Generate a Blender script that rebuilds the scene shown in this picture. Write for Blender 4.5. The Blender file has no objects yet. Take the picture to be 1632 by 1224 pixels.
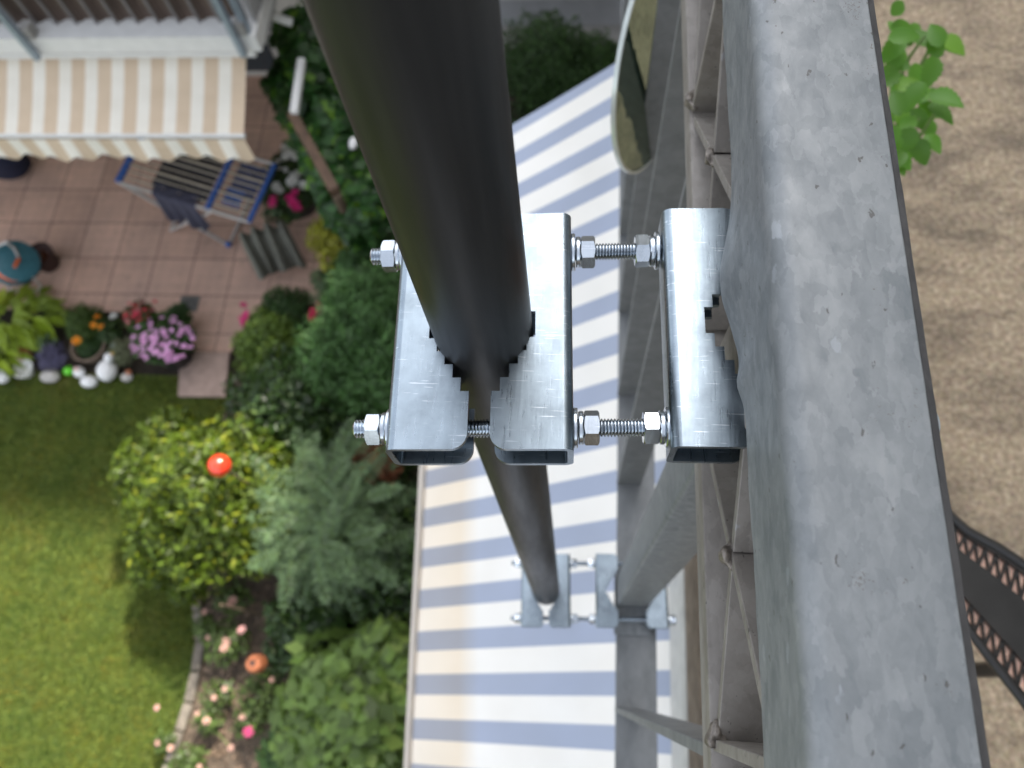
import bpy, bmesh, math, random
import numpy as np
from mathutils import Vector, Matrix

random.seed(7)
rng = np.random.default_rng(7)
sc = bpy.context.scene
col = sc.collection

# ------------------------------------------------------------------ camera
F = 1223.0
HC = 7.1                                   # height of the camera above the garden
_n = Vector((92, -486, -F)).normalized()   # straight down, seen from the camera
_v = Vector((194, 3112, -F)); _v = (_v - _v.dot(_n) * _n).normalized()
AZ = -_n; AY = _v; AX = AY.cross(AZ)
camd = bpy.data.cameras.new('camera'); cam = bpy.data.objects.new('camera', camd); col.objects.link(cam)
cam.matrix_world = Matrix(((AX.x, AX.y, AX.z, 0), (AY.x, AY.y, AY.z, 0), (AZ.x, AZ.y, AZ.z, HC), (0, 0, 0, 1)))
camd.sensor_width = 36; camd.lens = F / 1632 * 36; camd.clip_start = 0.01; camd.clip_end = 400
camd.dof.use_dof = True; camd.dof.focus_distance = 0.295; camd.dof.aperture_fstop = 11.5
sc.camera = cam

# ------------------------------------------------------------------ sky, sun, exposure
SUN = Vector((0.36, 0.72, 1.0)).normalized()
w = bpy.data.worlds.new('World'); sc.world = w; w.use_nodes = True
nt = w.node_tree; bg = nt.nodes['Background']
sky = nt.nodes.new('ShaderNodeTexSky'); sky.sky_type = 'NISHITA'; sky.sun_disc = False
sky.sun_elevation = math.asin(SUN.z); sky.sun_rotation = math.atan2(SUN.x, SUN.y)
sky.dust_density = 3.0; sky.air_density = 1.0; sky.altitude = 200
hs = nt.nodes.new('ShaderNodeHueSaturation'); hs.inputs['Saturation'].default_value = 0.31
nt.links.new(sky.outputs[0], hs.inputs['Color']); nt.links.new(hs.outputs[0], bg.inputs[0])
bg.inputs[1].default_value = 0.12
sd = bpy.data.lights.new('sun', 'SUN'); sd.energy = 2.4; sd.angle = math.radians(2.0); sd.color = (1.0, 0.94, 0.84)
so = bpy.data.objects.new('sun', sd); col.objects.link(so); so.location = (5, 5, 20)
so.rotation_euler = SUN.to_track_quat('Z', 'Y').to_euler()
sc.view_settings.view_transform = 'Standard'; sc.view_settings.look = 'None'
sc.view_settings.exposure = 1.98; sc.view_settings.gamma = 1.0

# ------------------------------------------------------------------ a pixel of the photograph to a point of the place
def _ray(u, v):
    r = Vector((u - 816, 612 - v, -F))
    return Vector((r.dot(AX), r.dot(AY), r.dot(AZ)))
def P(u, v, h):                      # at h metres below the camera
    r = _ray(u, v); p = r * (h / -r.z); return Vector((p.x, p.y, HC + p.z))
def G(u, v, z=0.0):                  # at height z above the garden
    return P(u, v, HC - z)
def PY(u, v, y):
    r = _ray(u, v); p = r * (y / r.y); return Vector((p.x, p.y, HC + p.z))

# ------------------------------------------------------------------ helpers
def tag(o, label=None, cat=None, group=None, kind=None):
    if label: o['label'] = label
    if cat: o['category'] = cat
    if group: o['group'] = group
    if kind: o['kind'] = kind
    return o
def empty(name, loc, label, cat, group=None):
    o = bpy.data.objects.new(name, None); col.objects.link(o); o.location = loc; o.empty_display_size = .05
    return tag(o, label, cat, group)
class MB:
    def __init__(s): s.v = []; s.f = []; s.uv = None
    def add(s, vs, fs):
        b = len(s.v); s.v += [tuple(x) for x in vs]; s.f += [tuple(i + b for i in f) for f in fs]; return s
    def box(s, x0, x1, y0, y1, z0, z1, M=None):
        vs = [Vector((x, y, z)) for z in (z0, z1) for y in (y0, y1) for x in (x0, x1)]
        if M: vs = [M @ q for q in vs]
        return s.add(vs, [(0, 2, 3, 1), (4, 5, 7, 6), (0, 1, 5, 4), (2, 6, 7, 3), (0, 4, 6, 2), (1, 3, 7, 5)])
    def tube(s, pts, r, n=12, caps=True):
        pts = [Vector(p) for p in pts]; rs = r if isinstance(r, (list, tuple)) else [r] * len(pts)
        rings = []
        up = None
        for i, p in enumerate(pts):
            d = (pts[min(i + 1, len(pts) - 1)] - pts[max(i - 1, 0)]).normalized()
            if up is None: up = d.orthogonal().normalized()
            up = (up - up.dot(d) * d).normalized(); sd_ = d.cross(up)
            rings.append([p + (up * math.cos(a) + sd_ * math.sin(a)) * rs[i] for a in [2 * math.pi * k / n for k in range(n)]])
        vs = [q for r_ in rings for q in r_]
        fs = [(i * n + k, i * n + (k + 1) % n, (i + 1) * n + (k + 1) % n, (i + 1) * n + k) for i in range(len(pts) - 1) for k in range(n)]
        if caps: fs += [tuple(range(n - 1, -1, -1)), tuple((len(pts) - 1) * n + k for k in range(n))]
        return s.add(vs, fs)
    def bar(s, a, b, wx, wz, up=Vector((0, 0, 1))):      # rectangular bar from a to b
        a = Vector(a); b = Vector(b); d = (b - a).normalized(); sx = d.cross(up)
        if sx.length < 1e-4: sx = Vector((1, 0, 0))
        sx.normalize(); sz = sx.cross(d)
        vs = [p + sx * i * wx / 2 + sz * j * wz / 2 for p in (a, b) for j in (-1, 1) for i in (-1, 1)]
        return s.add(vs, [(0, 2, 3, 1), (4, 5, 7, 6), (0, 1, 5, 4), (2, 6, 7, 3), (0, 4, 6, 2), (1, 3, 7, 5)])
    def lathe(s, prof, n=24, M=None):                    # prof: list of (r, z)
        vs = []
        for r, z in prof:
            for k in range(n):
                a = 2 * math.pi * k / n; q = Vector((r * math.cos(a), r * math.sin(a), z)); vs.append(M @ q if M else q)
        fs = [(i * n + k, i * n + (k + 1) % n, (i + 1) * n + (k + 1) % n, (i + 1) * n + k) for i in range(len(prof) - 1) for k in range(n)]
        return s.add(vs, fs)
    def prism(s, poly, z0, z1, M=None):
        n = len(poly); vs = [Vector((x, y, z)) for z in (z0, z1) for x, y in poly]
        if M: vs = [M @ q for q in vs]
        return s.add(vs, [tuple(range(n - 1, -1, -1)), tuple(range(n, 2 * n))] + [(k, (k + 1) % n, n + (k + 1) % n, n + k) for k in range(n)])
    def blob(s, c, r, n=2, amp=.25, sq=(1, 1, 1)):
        bm = bmesh.new(); bmesh.ops.create_icosphere(bm, subdivisions=n, radius=1)
        ph = [random.uniform(0, 6) for _ in range(6)]
        vs = []
        for q in bm.verts:
            c_ = q.co; k = 1 + amp * (math.sin(3 * c_.x + ph[0]) * math.cos(2.6 * c_.y + ph[1]) + .6 * math.sin(5 * c_.z + ph[2] + 2 * c_.x))
            vs.append(Vector(c) + Vector((c_.x * sq[0], c_.y * sq[1], c_.z * sq[2])) * r * k)
        fs = [tuple(x.index for x in f.verts) for f in bm.faces]; bm.free()
        return s.add(vs, fs)
    def build(s, name, m, parent=None, smooth=None, bevel=0, seg=2, label=None):
        me = bpy.data.meshes.new(name); me.from_pydata(s.v, [], s.f); me.update()
        bm = bmesh.new(); bm.from_mesh(me); bmesh.ops.recalc_face_normals(bm, faces=bm.faces)
        if bevel:
            es = [e for e in bm.edges if len(e.link_faces) == 2 and e.calc_face_angle(0) > .5]
            bmesh.ops.bevel(bm, geom=es, offset=bevel, segments=seg, affect='EDGES', profile=.5, clamp_overlap=True)
        bm.to_mesh(me); bm.free()
        o = bpy.data.objects.new(name, me); col.objects.link(o); me.materials.append(m)
        if smooth is not None:
            me.polygons.foreach_set('use_smooth', [True] * len(me.polygons))
            me.set_sharp_from_angle(angle=math.radians(smooth))
        if parent:
            o.parent = parent; o.matrix_parent_inverse = Matrix.Translation(-world_loc(parent))
        if label: o['label'] = label
        return o
def world_loc(o):
    l = Vector(o.location)
    if o.parent: l = Vector((0, 0, 0)) if o.type == 'MESH' else l
    return l if o.type == 'EMPTY' else Vector((0, 0, 0))

# ------------------------------------------------------------------ materials
def new_mat(name):
    m = bpy.data.materials.new(name); m.use_nodes = True
    return m, m.node_tree, m.node_tree.nodes['Principled BSDF']
def N(t, typ, **kw):
    n = t.nodes.new(typ)
    for k, v in kw.items():
        if k in n.inputs: n.inputs[k].default_value = v
        else: setattr(n, k, v)
    return n
def ramp(t, src, stops):
    r = t.nodes.new('ShaderNodeValToRGB'); e = r.color_ramp.elements
    while len(e) > 1: e.remove(e[-1])
    e[0].position = stops[0][0]; e[0].color = (*stops[0][1], 1)
    for p, c in stops[1:]:
        x = e.new(p); x.color = (*c, 1)
    t.links.new(src, r.inputs[0]); return r.outputs[0]
def mix(t, a, b, f, mode='MIX'):
    n = t.nodes.new('ShaderNodeMix'); n.data_type = 'RGBA'; n.blend_type = mode
    for i, s in ((0, f), (6, a), (7, b)):
        if hasattr(s, 'links') or isinstance(s, bpy.types.NodeSocket): t.links.new(s, n.inputs[i])
        elif i == 0: n.inputs[0].default_value = s
        else: n.inputs[i].default_value = (*s, 1)
    return n.outputs[2]
def coords(t, scale=(1, 1, 1), rot=(0, 0, 0), src='Object'):
    tc = t.nodes.new('ShaderNodeTexCoord'); mp = t.nodes.new('ShaderNodeMapping')
    mp.inputs['Scale'].default_value = scale; mp.inputs['Rotation'].default_value = rot
    t.links.new(tc.outputs[src], mp.inputs[0]); return mp.outputs[0]
def bump(t, b, src, strength, dist=.001):
    n = t.nodes.new('ShaderNodeBump'); n.inputs['Strength'].default_value = strength; n.inputs['Distance'].default_value = dist
    t.links.new(src, n.inputs['Height']); t.links.new(n.outputs[0], b.inputs['Normal'])
def simple(name, c, rough=.5, metal=0., var=.15, scale=30, spec=None, bmp=0, trans=0):
    m, t, b = new_mat(name); v = coords(t)
    n = N(t, 'ShaderNodeTexNoise', Scale=scale, Detail=6.0); t.links.new(v, n.inputs[0])
    lo = tuple(max(0, x * (1 - var)) for x in c); hi = tuple(min(1, x * (1 + var)) for x in c)
    t.links.new(ramp(t, n.outputs[0], [(.3, lo), (.7, hi)]), b.inputs['Base Color'])
    b.inputs['Roughness'].default_value = rough; b.inputs['Metallic'].default_value = metal
    if bmp: bump(t, b, n.outputs[0], bmp, .002)
    if spec is not None: b.inputs['Specular IOR Level'].default_value = spec
    return m

def galv(name, lo, hi, warm=0.0, metal=.35, rough=.5, scale=70, speck=True):
    m, t, b = new_mat(name)
    v = coords(t, (1.0, .55, 1.0), (0, 0, .7))
    nd = N(t, 'ShaderNodeTexNoise', Scale=scale * 1.6, Detail=3.0); t.links.new(v, nd.inputs[0])
    va = t.nodes.new('ShaderNodeVectorMath'); va.operation = 'SCALE'; va.inputs['Scale'].default_value = 1.1 / scale; t.links.new(nd.outputs['Color'], va.inputs[0])
    vb = t.nodes.new('ShaderNodeVectorMath'); vb.operation = 'ADD'; t.links.new(v, vb.inputs[0]); t.links.new(va.outputs[0], vb.inputs[1])
    vo = N(t, 'ShaderNodeTexVoronoi', Scale=scale); t.links.new(vb.outputs[0], vo.inputs[0])
    vo2 = N(t, 'ShaderNodeTexVoronoi', Scale=scale * .45); t.links.new(vb.outputs[0], vo2.inputs[0])
    s1 = t.nodes.new('ShaderNodeSeparateColor'); t.links.new(vo.outputs['Color'], s1.inputs[0])
    s2 = t.nodes.new('ShaderNodeSeparateColor'); t.links.new(vo2.outputs['Color'], s2.inputs[0])
    n1 = N(t, 'ShaderNodeTexNoise', Scale=scale * .5, Detail=6.0, Roughness=.65, Distortion=.4); t.links.new(v, n1.inputs[0])
    n2 = N(t, 'ShaderNodeTexNoise', Scale=scale * .14, Detail=5.0, Roughness=.6); t.links.new(v, n2.inputs[0])
    c1 = ramp(t, s1.outputs[0], [(0, lo), (.55, tuple(a * .5 + c * .5 for a, c in zip(lo, hi))), (1, hi)])
    c3 = ramp(t, s2.outputs[0], [(0, lo), (1, hi)])
    c2 = ramp(t, n1.outputs[0], [(.32, tuple(x * .85 for x in lo)), (.68, tuple(min(1, x * 1.08) for x in hi))])
    c4 = ramp(t, n2.outputs[0], [(.3, lo), (.7, hi)])
    c = mix(t, mix(t, c1, c3, .45), mix(t, c2, c4, .4), .42)
    if speck:
        n3 = N(t, 'ShaderNodeTexNoise', Scale=650.0, Detail=5.0, Distortion=1.5); t.links.new(coords(t), n3.inputs[0])
        n4 = N(t, 'ShaderNodeTexNoise', Scale=45.0, Detail=2.0); t.links.new(coords(t), n4.inputs[0])
        mm = t.nodes.new('ShaderNodeMath'); mm.operation = 'MULTIPLY'; t.links.new(n3.outputs[0], mm.inputs[0]); t.links.new(n4.outputs[0], mm.inputs[1])
        c = mix(t, c, (.10, .09, .08), ramp(t, mm.outputs[0], [(.43, (0, 0, 0)), (.455, (.8, .8, .8))]))
    if speck:
        for sc3, th, rad, colr, am in ((330.0, .90, .16, (.06, .055, .05), .75), (120.0, .93, .20, (.36, .39, .42), .35)):
            vs_ = N(t, 'ShaderNodeTexVoronoi', Scale=sc3); t.links.new(vb.outputs[0], vs_.inputs[0])
            sp = t.nodes.new('ShaderNodeSeparateColor'); t.links.new(vs_.outputs['Color'], sp.inputs[0])
            f1_ = ramp(t, vs_.outputs['Distance'], [(rad, (1, 1, 1)), (rad + .06, (0, 0, 0))]); f2_ = ramp(t, sp.outputs[1], [(th, (0, 0, 0)), (th + .01, (am,) * 3)])
            mm = t.nodes.new('ShaderNodeMath'); mm.operation = 'MULTIPLY'; t.links.new(f1_, mm.inputs[0]); t.links.new(f2_, mm.inputs[1])
            c = mix(t, c, colr, mm.outputs[0])
    t.links.new(c, b.inputs['Base Color'])
    b.inputs['Metallic'].default_value = metal
    t.links.new(ramp(t, n1.outputs[0], [(.3, (rough + .08,) * 3), (.7, (rough - .08,) * 3)]), b.inputs['Roughness'])
    n5 = N(t, 'ShaderNodeTexNoise', Scale=160.0, Detail=6.0); t.links.new(coords(t), n5.inputs[0])
    bump(t, b, n5.outputs[0], .25, .0006)
    return m
M_RAIL = galv('galvanised_rail', (.122, .138, .148), (.262, .276, .282), metal=.15, rough=.5, scale=250)
M_LATT = galv('galvanised_warm_bounce', (.175, .158, .142), (.32, .298, .272), metal=.2, rough=.5, scale=160)  # warm tone is light bounced off the floor, painted into the metal
M_BAL = galv('galvanised_plain', (.14, .15, .155), (.22, .23, .235), metal=.25, rough=.5, scale=90, speck=False)
M_WELD = simple('weld_bead', (.22, .195, .17), .45, .4, .5, 300, bmp=.8)

def zinc(name, base=(.28, .335, .38), rough=.28):
    m, t, b = new_mat(name)
    b.inputs['Metallic'].default_value = 1.0
    s1 = N(t, 'ShaderNodeTexNoise', Scale=140.0, Detail=5.0, Roughness=.7); t.links.new(coords(t, (4, .35, 1)), s1.inputs[0])
    s2 = N(t, 'ShaderNodeTexNoise', Scale=60.0, Detail=4.0, Roughness=.65); t.links.new(coords(t), s2.inputs[0])
    s3 = N(t, 'ShaderNodeTexNoise', Scale=500.0, Detail=2.0); t.links.new(coords(t, (.12, 2.5, 1), (0, 0, .1)), s3.inputs[0])
    s4 = N(t, 'ShaderNodeTexNoise', Scale=1500.0, Detail=2.0); t.links.new(coords(t), s4.inputs[0])
    c = ramp(t, s2.outputs[0], [(.3, tuple(x * .78 for x in base)), (.5, base), (.7, tuple(min(1, x * 1.15) for x in base))])
    c = mix(t, c, (.75, .80, .86), ramp(t, s3.outputs[0], [(.66, (0, 0, 0)), (.70, (.6, .6, .6))]))
    c = mix(t, c, (.14, .15, .17), ramp(t, s4.outputs[0], [(.72, (0, 0, 0)), (.76, (.8, .8, .8))]))
    t.links.new(c, b.inputs['Base Color'])
    t.links.new(ramp(t, s1.outputs[0], [(.3, (rough - .03,) * 3), (.7, (rough + .08,) * 3)]), b.inputs['Roughness'])
    bump(t, b, s1.outputs[0], .12, .0004)
    return m
M_ZINC = zinc('zinc_plate')
M_BOLT = zinc('zinc_bolt', (.52, .57, .62), .14)

def polem():
    m, t, b = new_mat('black_satin_tube')
    n = N(t, 'ShaderNodeTexNoise', Scale=220.0, Detail=4.0); t.links.new(coords(t, (1, 1, .06)), n.inputs[0])
    t.links.new(ramp(t, n.outputs[0], [(.3, (.012, .0125, .013)), (.7, (.022, .022, .0225))]), b.inputs['Base Color'])
    b.inputs['Roughness'].default_value = .42; b.inputs['Metallic'].default_value = .0; b.inputs['Specular IOR Level'].default_value = .32
    n3 = N(t, 'ShaderNodeTexNoise', Scale=38.0, Detail=7.0, Roughness=.7); t.links.new(coords(t, (1, 1, .12)), n3.inputs[0])
    t.links.new(ramp(t, n3.outputs[0], [(.35, (.36,) * 3), (.7, (.54,) * 3)]), b.inputs['Roughness'])
    n2 = N(t, 'ShaderNodeTexNoise', Scale=1800.0, Detail=2.0); t.links.new(coords(t), n2.inputs[0]); bump(t, b, n2.outputs[0], .08, .0002)
    return m
M_POLE = polem()

def leafm(name, c, var=.35, rough=.5, trans=.35, hue=None):
    m, t, b = new_mat(name)
    g = t.nodes.new('ShaderNodeNewGeometry')
    lo = tuple(x * (1 - var) for x in c); hi = tuple(min(1, x * (1 + var)) for x in c)
    st = [(0, lo), (.6, c), (1, hi)] if not hue else [(0, lo), (.5, c), (.85, hi), (1, hue)]
    cc = ramp(t, g.outputs['Random Per Island'], st)
    t.links.new(cc, b.inputs['Base Color']); b.inputs['Roughness'].default_value = rough
    tr = t.nodes.new('ShaderNodeBsdfTranslucent'); t.links.new(cc, tr.inputs[0])
    ms = t.nodes.new('ShaderNodeMixShader'); ms.inputs[0].default_value = trans
    t.links.new(b.outputs[0], ms.inputs[1]); t.links.new(tr.outputs[0], ms.inputs[2])
    t.links.new(ms.outputs[0], t.nodes['Material Output'].inputs[0])
    return m

# ------------------------------------------------------------------ GROUND
def sheet(name, pts, z, m, kind='structure', th=0.0):
    mb = MB(); n = len(pts)
    if th:
        mb.prism([(p[0], p[1]) for p in pts], z - th, z)
    else:
        mb.add([(p[0], p[1], z) for p in pts], [tuple(range(n))])
    o = mb.build(name, m)
    if kind: o['kind'] = kind
    return o
def soilm(name, a, b_, sc_=9):
    m, t, b = new_mat(name); v = coords(t)
    n = N(t, 'ShaderNodeTexNoise', Scale=sc_, Detail=10.0, Roughness=.7); t.links.new(v, n.inputs[0])
    t.links.new(ramp(t, n.outputs[0], [(.3, a), (.7, b_)]), b.inputs['Base Color']); b.inputs['Roughness'].default_value = .95
    bump(t, b, n.outputs[0], .9, .04); return m
M_SOIL = soilm('garden_soil', (.05, .037, .026), (.17, .125, .09))
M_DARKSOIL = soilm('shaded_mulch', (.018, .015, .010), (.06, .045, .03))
def lawnm():
    m, t, b = new_mat('lawn_turf'); v = coords(t)
    n = N(t, 'ShaderNodeTexNoise', Scale=1.6, Detail=8.0, Roughness=.6); t.links.new(v, n.inputs[0])
    n2 = N(t, 'ShaderNodeTexNoise', Scale=22.0, Detail=6.0); t.links.new(v, n2.inputs[0])
    c = ramp(t, n.outputs[0], [(.3, (.035, .065, .006)), (.55, (.065, .095, .007)), (.72, (.12, .105, .02))])
    c = mix(t, c, ramp(t, n2.outputs[0], [(.35, (.03, .055, .005)), (.7, (.13, .15, .012))]), .45)
    t.links.new(c, b.inputs['Base Color']); b.inputs['Roughness'].default_value = .9; bump(t, b, n2.outputs[0], 1, .03)
    return m
M_LAWN = lawnm()
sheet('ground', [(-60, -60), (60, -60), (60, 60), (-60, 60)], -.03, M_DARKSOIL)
edge = [G(270, 1300), G(272, 1224), G(297, 1150), G(313, 1080), G(322, 1010), G(316, 930), G(330, 850), G(340, 760), G(345, 690), G(365, 640), G(366, 600)]
lawn_pts = [(-14, -8), (-2.6, -8)] + [(p.x, p.y) for p in edge] + [(-4.1, 2.78), (-14, 2.78)]
sheet('lawn', lawn_pts, 0.0, M_LAWN)
sheet('flower_bed_soil', [(p.x, p.y) for p in edge[:-1]] + [(-3.45, 3.6), (1.5, 3.6), (1.5, -8), (-2.6, -8)][::1], -.006, M_SOIL)

def tilem():
    m, t, b = new_mat('reddish_paving_slabs')
    v = coords(t)
    br = t.nodes.new('ShaderNodeTexBrick'); br.offset = 0.0; br.squash = 1.0
    for k, val in (('Scale', 1.0), ('Mortar Size', .006), ('Mortar Smooth', .4), ('Brick Width', .452), ('Row Height', .452), ('Bias', 0.0)): br.inputs[k].default_value = val
    br.inputs['Color1'].default_value = (.60, .40, .315, 1); br.inputs['Color2'].default_value = (.70, .48, .385, 1); br.inputs['Mortar'].default_value = (.15, .095, .08, 1)
    mp = t.nodes.new('ShaderNodeMapping'); mp.inputs['Location'].default_value = (.187, .352, 0); t.links.new(v, mp.inputs[0]); t.links.new(mp.outputs[0], br.inputs[0])
    b2 = t.nodes.new('ShaderNodeTexBrick'); b2.offset = 0.0
    for k, val in (('Scale', 1.0), ('Mortar Size', .004), ('Mortar Smooth', .6), ('Brick Width', .113), ('Row Height', .113)): b2.inputs[k].default_value = val
    b2.inputs['Color1'].default_value = (1, 1, 1, 1); b2.inputs['Color2'].default_value = (.93, .93, .93, 1); b2.inputs['Mortar'].default_value = (.72, .72, .72, 1)
    t.links.new(mp.outputs[0], b2.inputs[0])
    n = N(t, 'ShaderNodeTexNoise', Scale=2.2, Detail=8.0); t.links.new(v, n.inputs[0])
    c = mix(t, br.outputs[0], b2.outputs[0], .8, 'MULTIPLY')
    c = mix(t, c, ramp(t, n.outputs[0], [(.3, (.72, .72, .72)), (.7, (1.1, 1.05, 1.0))]), .8, 'MULTIPLY')
    n3 = N(t, 'ShaderNodeTexNoise', Scale=9.0, Detail=9.0, Roughness=.7); t.links.new(v, n3.inputs[0])
    c = mix(t, c, (.17, .15, .10), ramp(t, n3.outputs[0], [(.55, (0, 0, 0)), (.75, (.55, .55, .55))]))
    t.links.new(c, b.inputs['Base Color']); b.inputs['Roughness'].default_value = .8
    return m
M_TILE = tilem()
sheet('patio', [(-14, 3.5), (-2.55, 3.5), (-2.55, 4.7), (-3.42, 5.15), (-3.42, 12), (-14, 12)], .004, M_TILE)  # far corner cut back so dark ground stands in for deep shade
sheet('patio_step_path', [(-4.16, 3.06), (-3.62, 3.06), (-3.5, 3.5), (-4.2, 3.5)], .002, M_TILE)
M_CONC = simple('grey_concrete', (.36, .35, .33), .85, 0, .15, 8)
M_GREYP = simple('pale_grey_plaster', (.42, .43, .45), .8, 0, .08, 5)
sheet('garden_path', [(-2.5, 6.6), (3, 6.6), (3, 9), (-2.5, 9)], .002, M_CONC)

# ------------------------------------------------------------------ BUILDINGS that shade the garden (house carrying the balcony, its wing)
M_WALL = simple('house_render', (.55, .53, .49), .9, 0, .06, 3)
M_GLASS, _t, _b = new_mat('window_glass'); _b.inputs['Base Color'].default_value = (.05, .06, .07, 1); _b.inputs['Roughness'].default_value = .08
M_WHITE = simple('white_paint', (.72, .72, .70), .5, 0, .05, 12)
bld = empty('apartment_building', (2.1, 0, 0), 'rendered apartment house behind the balcony, its balcony slab at the right edge', 'building')
MB().box(1.62, 2.6, -8, 13, 0, 12.0).build('wall', M_WALL, bld)
for z0 in (.9, 3.7):
    for y0 in (-4, -1, 2, 5):
        f = MB().box(1.60, 1.618, y0, y0 + 1.2, z0, z0 + 1.3).build('window', M_WHITE, bld)
        MB().box(1.588, 1.598, y0 + .08, y0 + 1.12, z0 + .08, z0 + 1.22).build('pane', M_GLASS, f)
def floorm():
    m, t, b = new_mat('exposed_aggregate_floor'); v = coords(t)
    vo = N(t, 'ShaderNodeTexVoronoi', Scale=190.0); t.links.new(v, vo.inputs[0])
    n = N(t, 'ShaderNodeTexNoise', Scale=95.0, Detail=8.0, Roughness=.75); t.links.new(v, n.inputs[0])
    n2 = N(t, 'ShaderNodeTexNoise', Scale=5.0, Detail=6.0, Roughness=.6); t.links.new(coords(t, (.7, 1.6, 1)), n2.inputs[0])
    c = ramp(t, n.outputs[0], [(.3, (.16, .125, .09)), (.5, (.39, .315, .225)), (.68, (.66, .55, .41))])
    c = mix(t, c, vo.outputs['Color'], .06, 'SOFT_LIGHT')
    c = mix(t, c, ramp(t, n2.outputs[0], [(.40, (.50, .48, .46)), (.52, (.96, .92, .86)), (.7, (1.05, 1.0, .92))]), .9, 'MULTIPLY')  # shadow bands across the floor painted into its colour
    t.links.new(c, b.inputs['Base Color']); b.inputs['Roughness'].default_value = .85
    bump(t, b, n.outputs[0], .6, .004); return m
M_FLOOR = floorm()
M_SLABEDGE = soilm('stained_slab_edge', (.16, .12, .09), (.42, .34, .26), 25)
HF = HC - 1.30                               # balcony floor
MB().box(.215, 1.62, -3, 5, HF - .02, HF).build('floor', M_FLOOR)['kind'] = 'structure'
sl = MB().box(.205, 1.62, -3.01, 5.01, HF - .17, HF - .021).build('balcony_slab', M_SLABEDGE, bld)

wing = empty('house_wing', (-6, 7.2, 0), 'white balcony wing with brown corrugated balustrade above the beige striped awning', 'building')
MB().box(-14, -2.2, 6.75, 7.6, 0, 7.0).build('wall', M_WALL, wing)
MB().box(-2.4, 3.2, 9.0, 10.0, 0, 10.8).build('sun_blocker', M_WALL, wing)  # added out of view to keep sun patches off the beige awning
MB().box(-4.6, -3.7, 6.73, 6.748, 0.1, 2.1).build('door', M_GLASS, wing)
zs1 = PY(200, 60, 4.42).z; zs0 = PY(200, 84, 4.42).z
MB().box(-14, PY(412, 70, 4.42).x, 4.42, 6.75, zs0, zs1).build('balcony_slab', M_WHITE, wing)
# corrugated cladding
def corrugated():
    mb = MB(); x0, x1 = -14.0, PY(405, 50, 4.6).x; per = .165; z0 = PY(200, 55, 4.6).z; z1 = z0 + 1.0
    n = int((x1 - x0) / (per / 10)); vs = []
    for i in range(n + 1):
        x = x1 - i * per / 10; a = math.sin(2 * math.pi * i / 10)
        y = 4.60 - .028 * max(-.6, min(.6, a * 1.3))
        vs += [(x, y, z0), (x, y, z1)]
    mb.add(vs, [(2 * i, 2 * i + 2, 2 * i + 3, 2 * i + 1) for i in range(n)])
    return mb, z0, z1, x1
M_BROWN = simple('brown_corrugated_sheet', (.085, .058, .045), .6, 0, .25, 4)
M_BLUEG = simple('blue_grey_steel', (.30, .36, .42), .4, .3, .1, 20)
mb, cz0, cz1, cx1 = corrugated(); cl = mb.build('corrugated_balustrade', M_BROWN, wing, smooth=40)
# pale ridges along the corrugation
mb = MB()
k = 0; x = cx1 - .04
while x > -8:
    mb.box(x - .010, x + .010, 4.555, 4.566, cz0, cz1); x -= .165
mb.build('cover_strip', simple('grey_strip', (.17, .16, .16), .5), wing)
mb = MB(); mb.box(-14, cx1, 4.50, 4.60, cz0 - .035, cz0 - .005); mb.build('bottom_rail', M_BLUEG, wing)
MB().box(-14, cx1, 4.53, 4.63, cz1 + .005, cz1 + .05).build('top_rail', M_BLUEG, wing)
for (u, v) in ((65, 95), (394, 90)):
    q = PY(u, v, 4.36); MB().box(q.x - .045, q.x - .005, 4.345, 4.40, q.z, q.z + 1.35).build('post', M_BLUEG, wing)
    MB().box(q.x - .02, q.x + .05, 4.402, 4.50, q.z + .16, q.z + .26).build('bracket', M_CONC, wing)
q = PY(408, 60, 4.48); MB().box(q.x - .05, q.x - .01, 4.44, 4.50, q.z - .05, q.z + 1.3).build('post', M_BLUEG, wing)
q = PY(437, 60, 4.7)
MB().box(cx1 + .06, q.x, 4.55, 6.75, PY(420, 70, 4.55).z, PY(420, 70, 4.55).z + 1.2).build('end_wall', simple('grey_end_wall', (.33, .33, .33), .8), wing)
q0 = PY(428, 24, 5.0); q1 = PY(466, 36, 5.0)
lamp = MB(); lamp.tube([q0, q1], .035, 12); lamp.build('gutter_outlet', M_WHITE, wing, smooth=40)
a = PY(380, 96, 4.6); b = PY(448, 118, 4.6)
MB().box(-2.70, -2.18, 4.75, 5.3, 3.0, 3.04).build('shelf', simple('weathered_shelf', (.12, .11, .10), .8), wing)
# white low wall with coping at the top centre
tw = empty('garden_wall', (-.4, 7.6, 0), 'low pale grey wall crossing behind the two round bushes at the top', 'wall')
MB().box(-2.2, 3.0, 7.50, 7.80, .0, .42).build('wall', M_GREYP, tw, bevel=.01)
MB().box(-2.2, 3.0, 7.46, 7.84, .422, .48).build('coping', M_WHITE, tw, bevel=.01)

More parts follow.
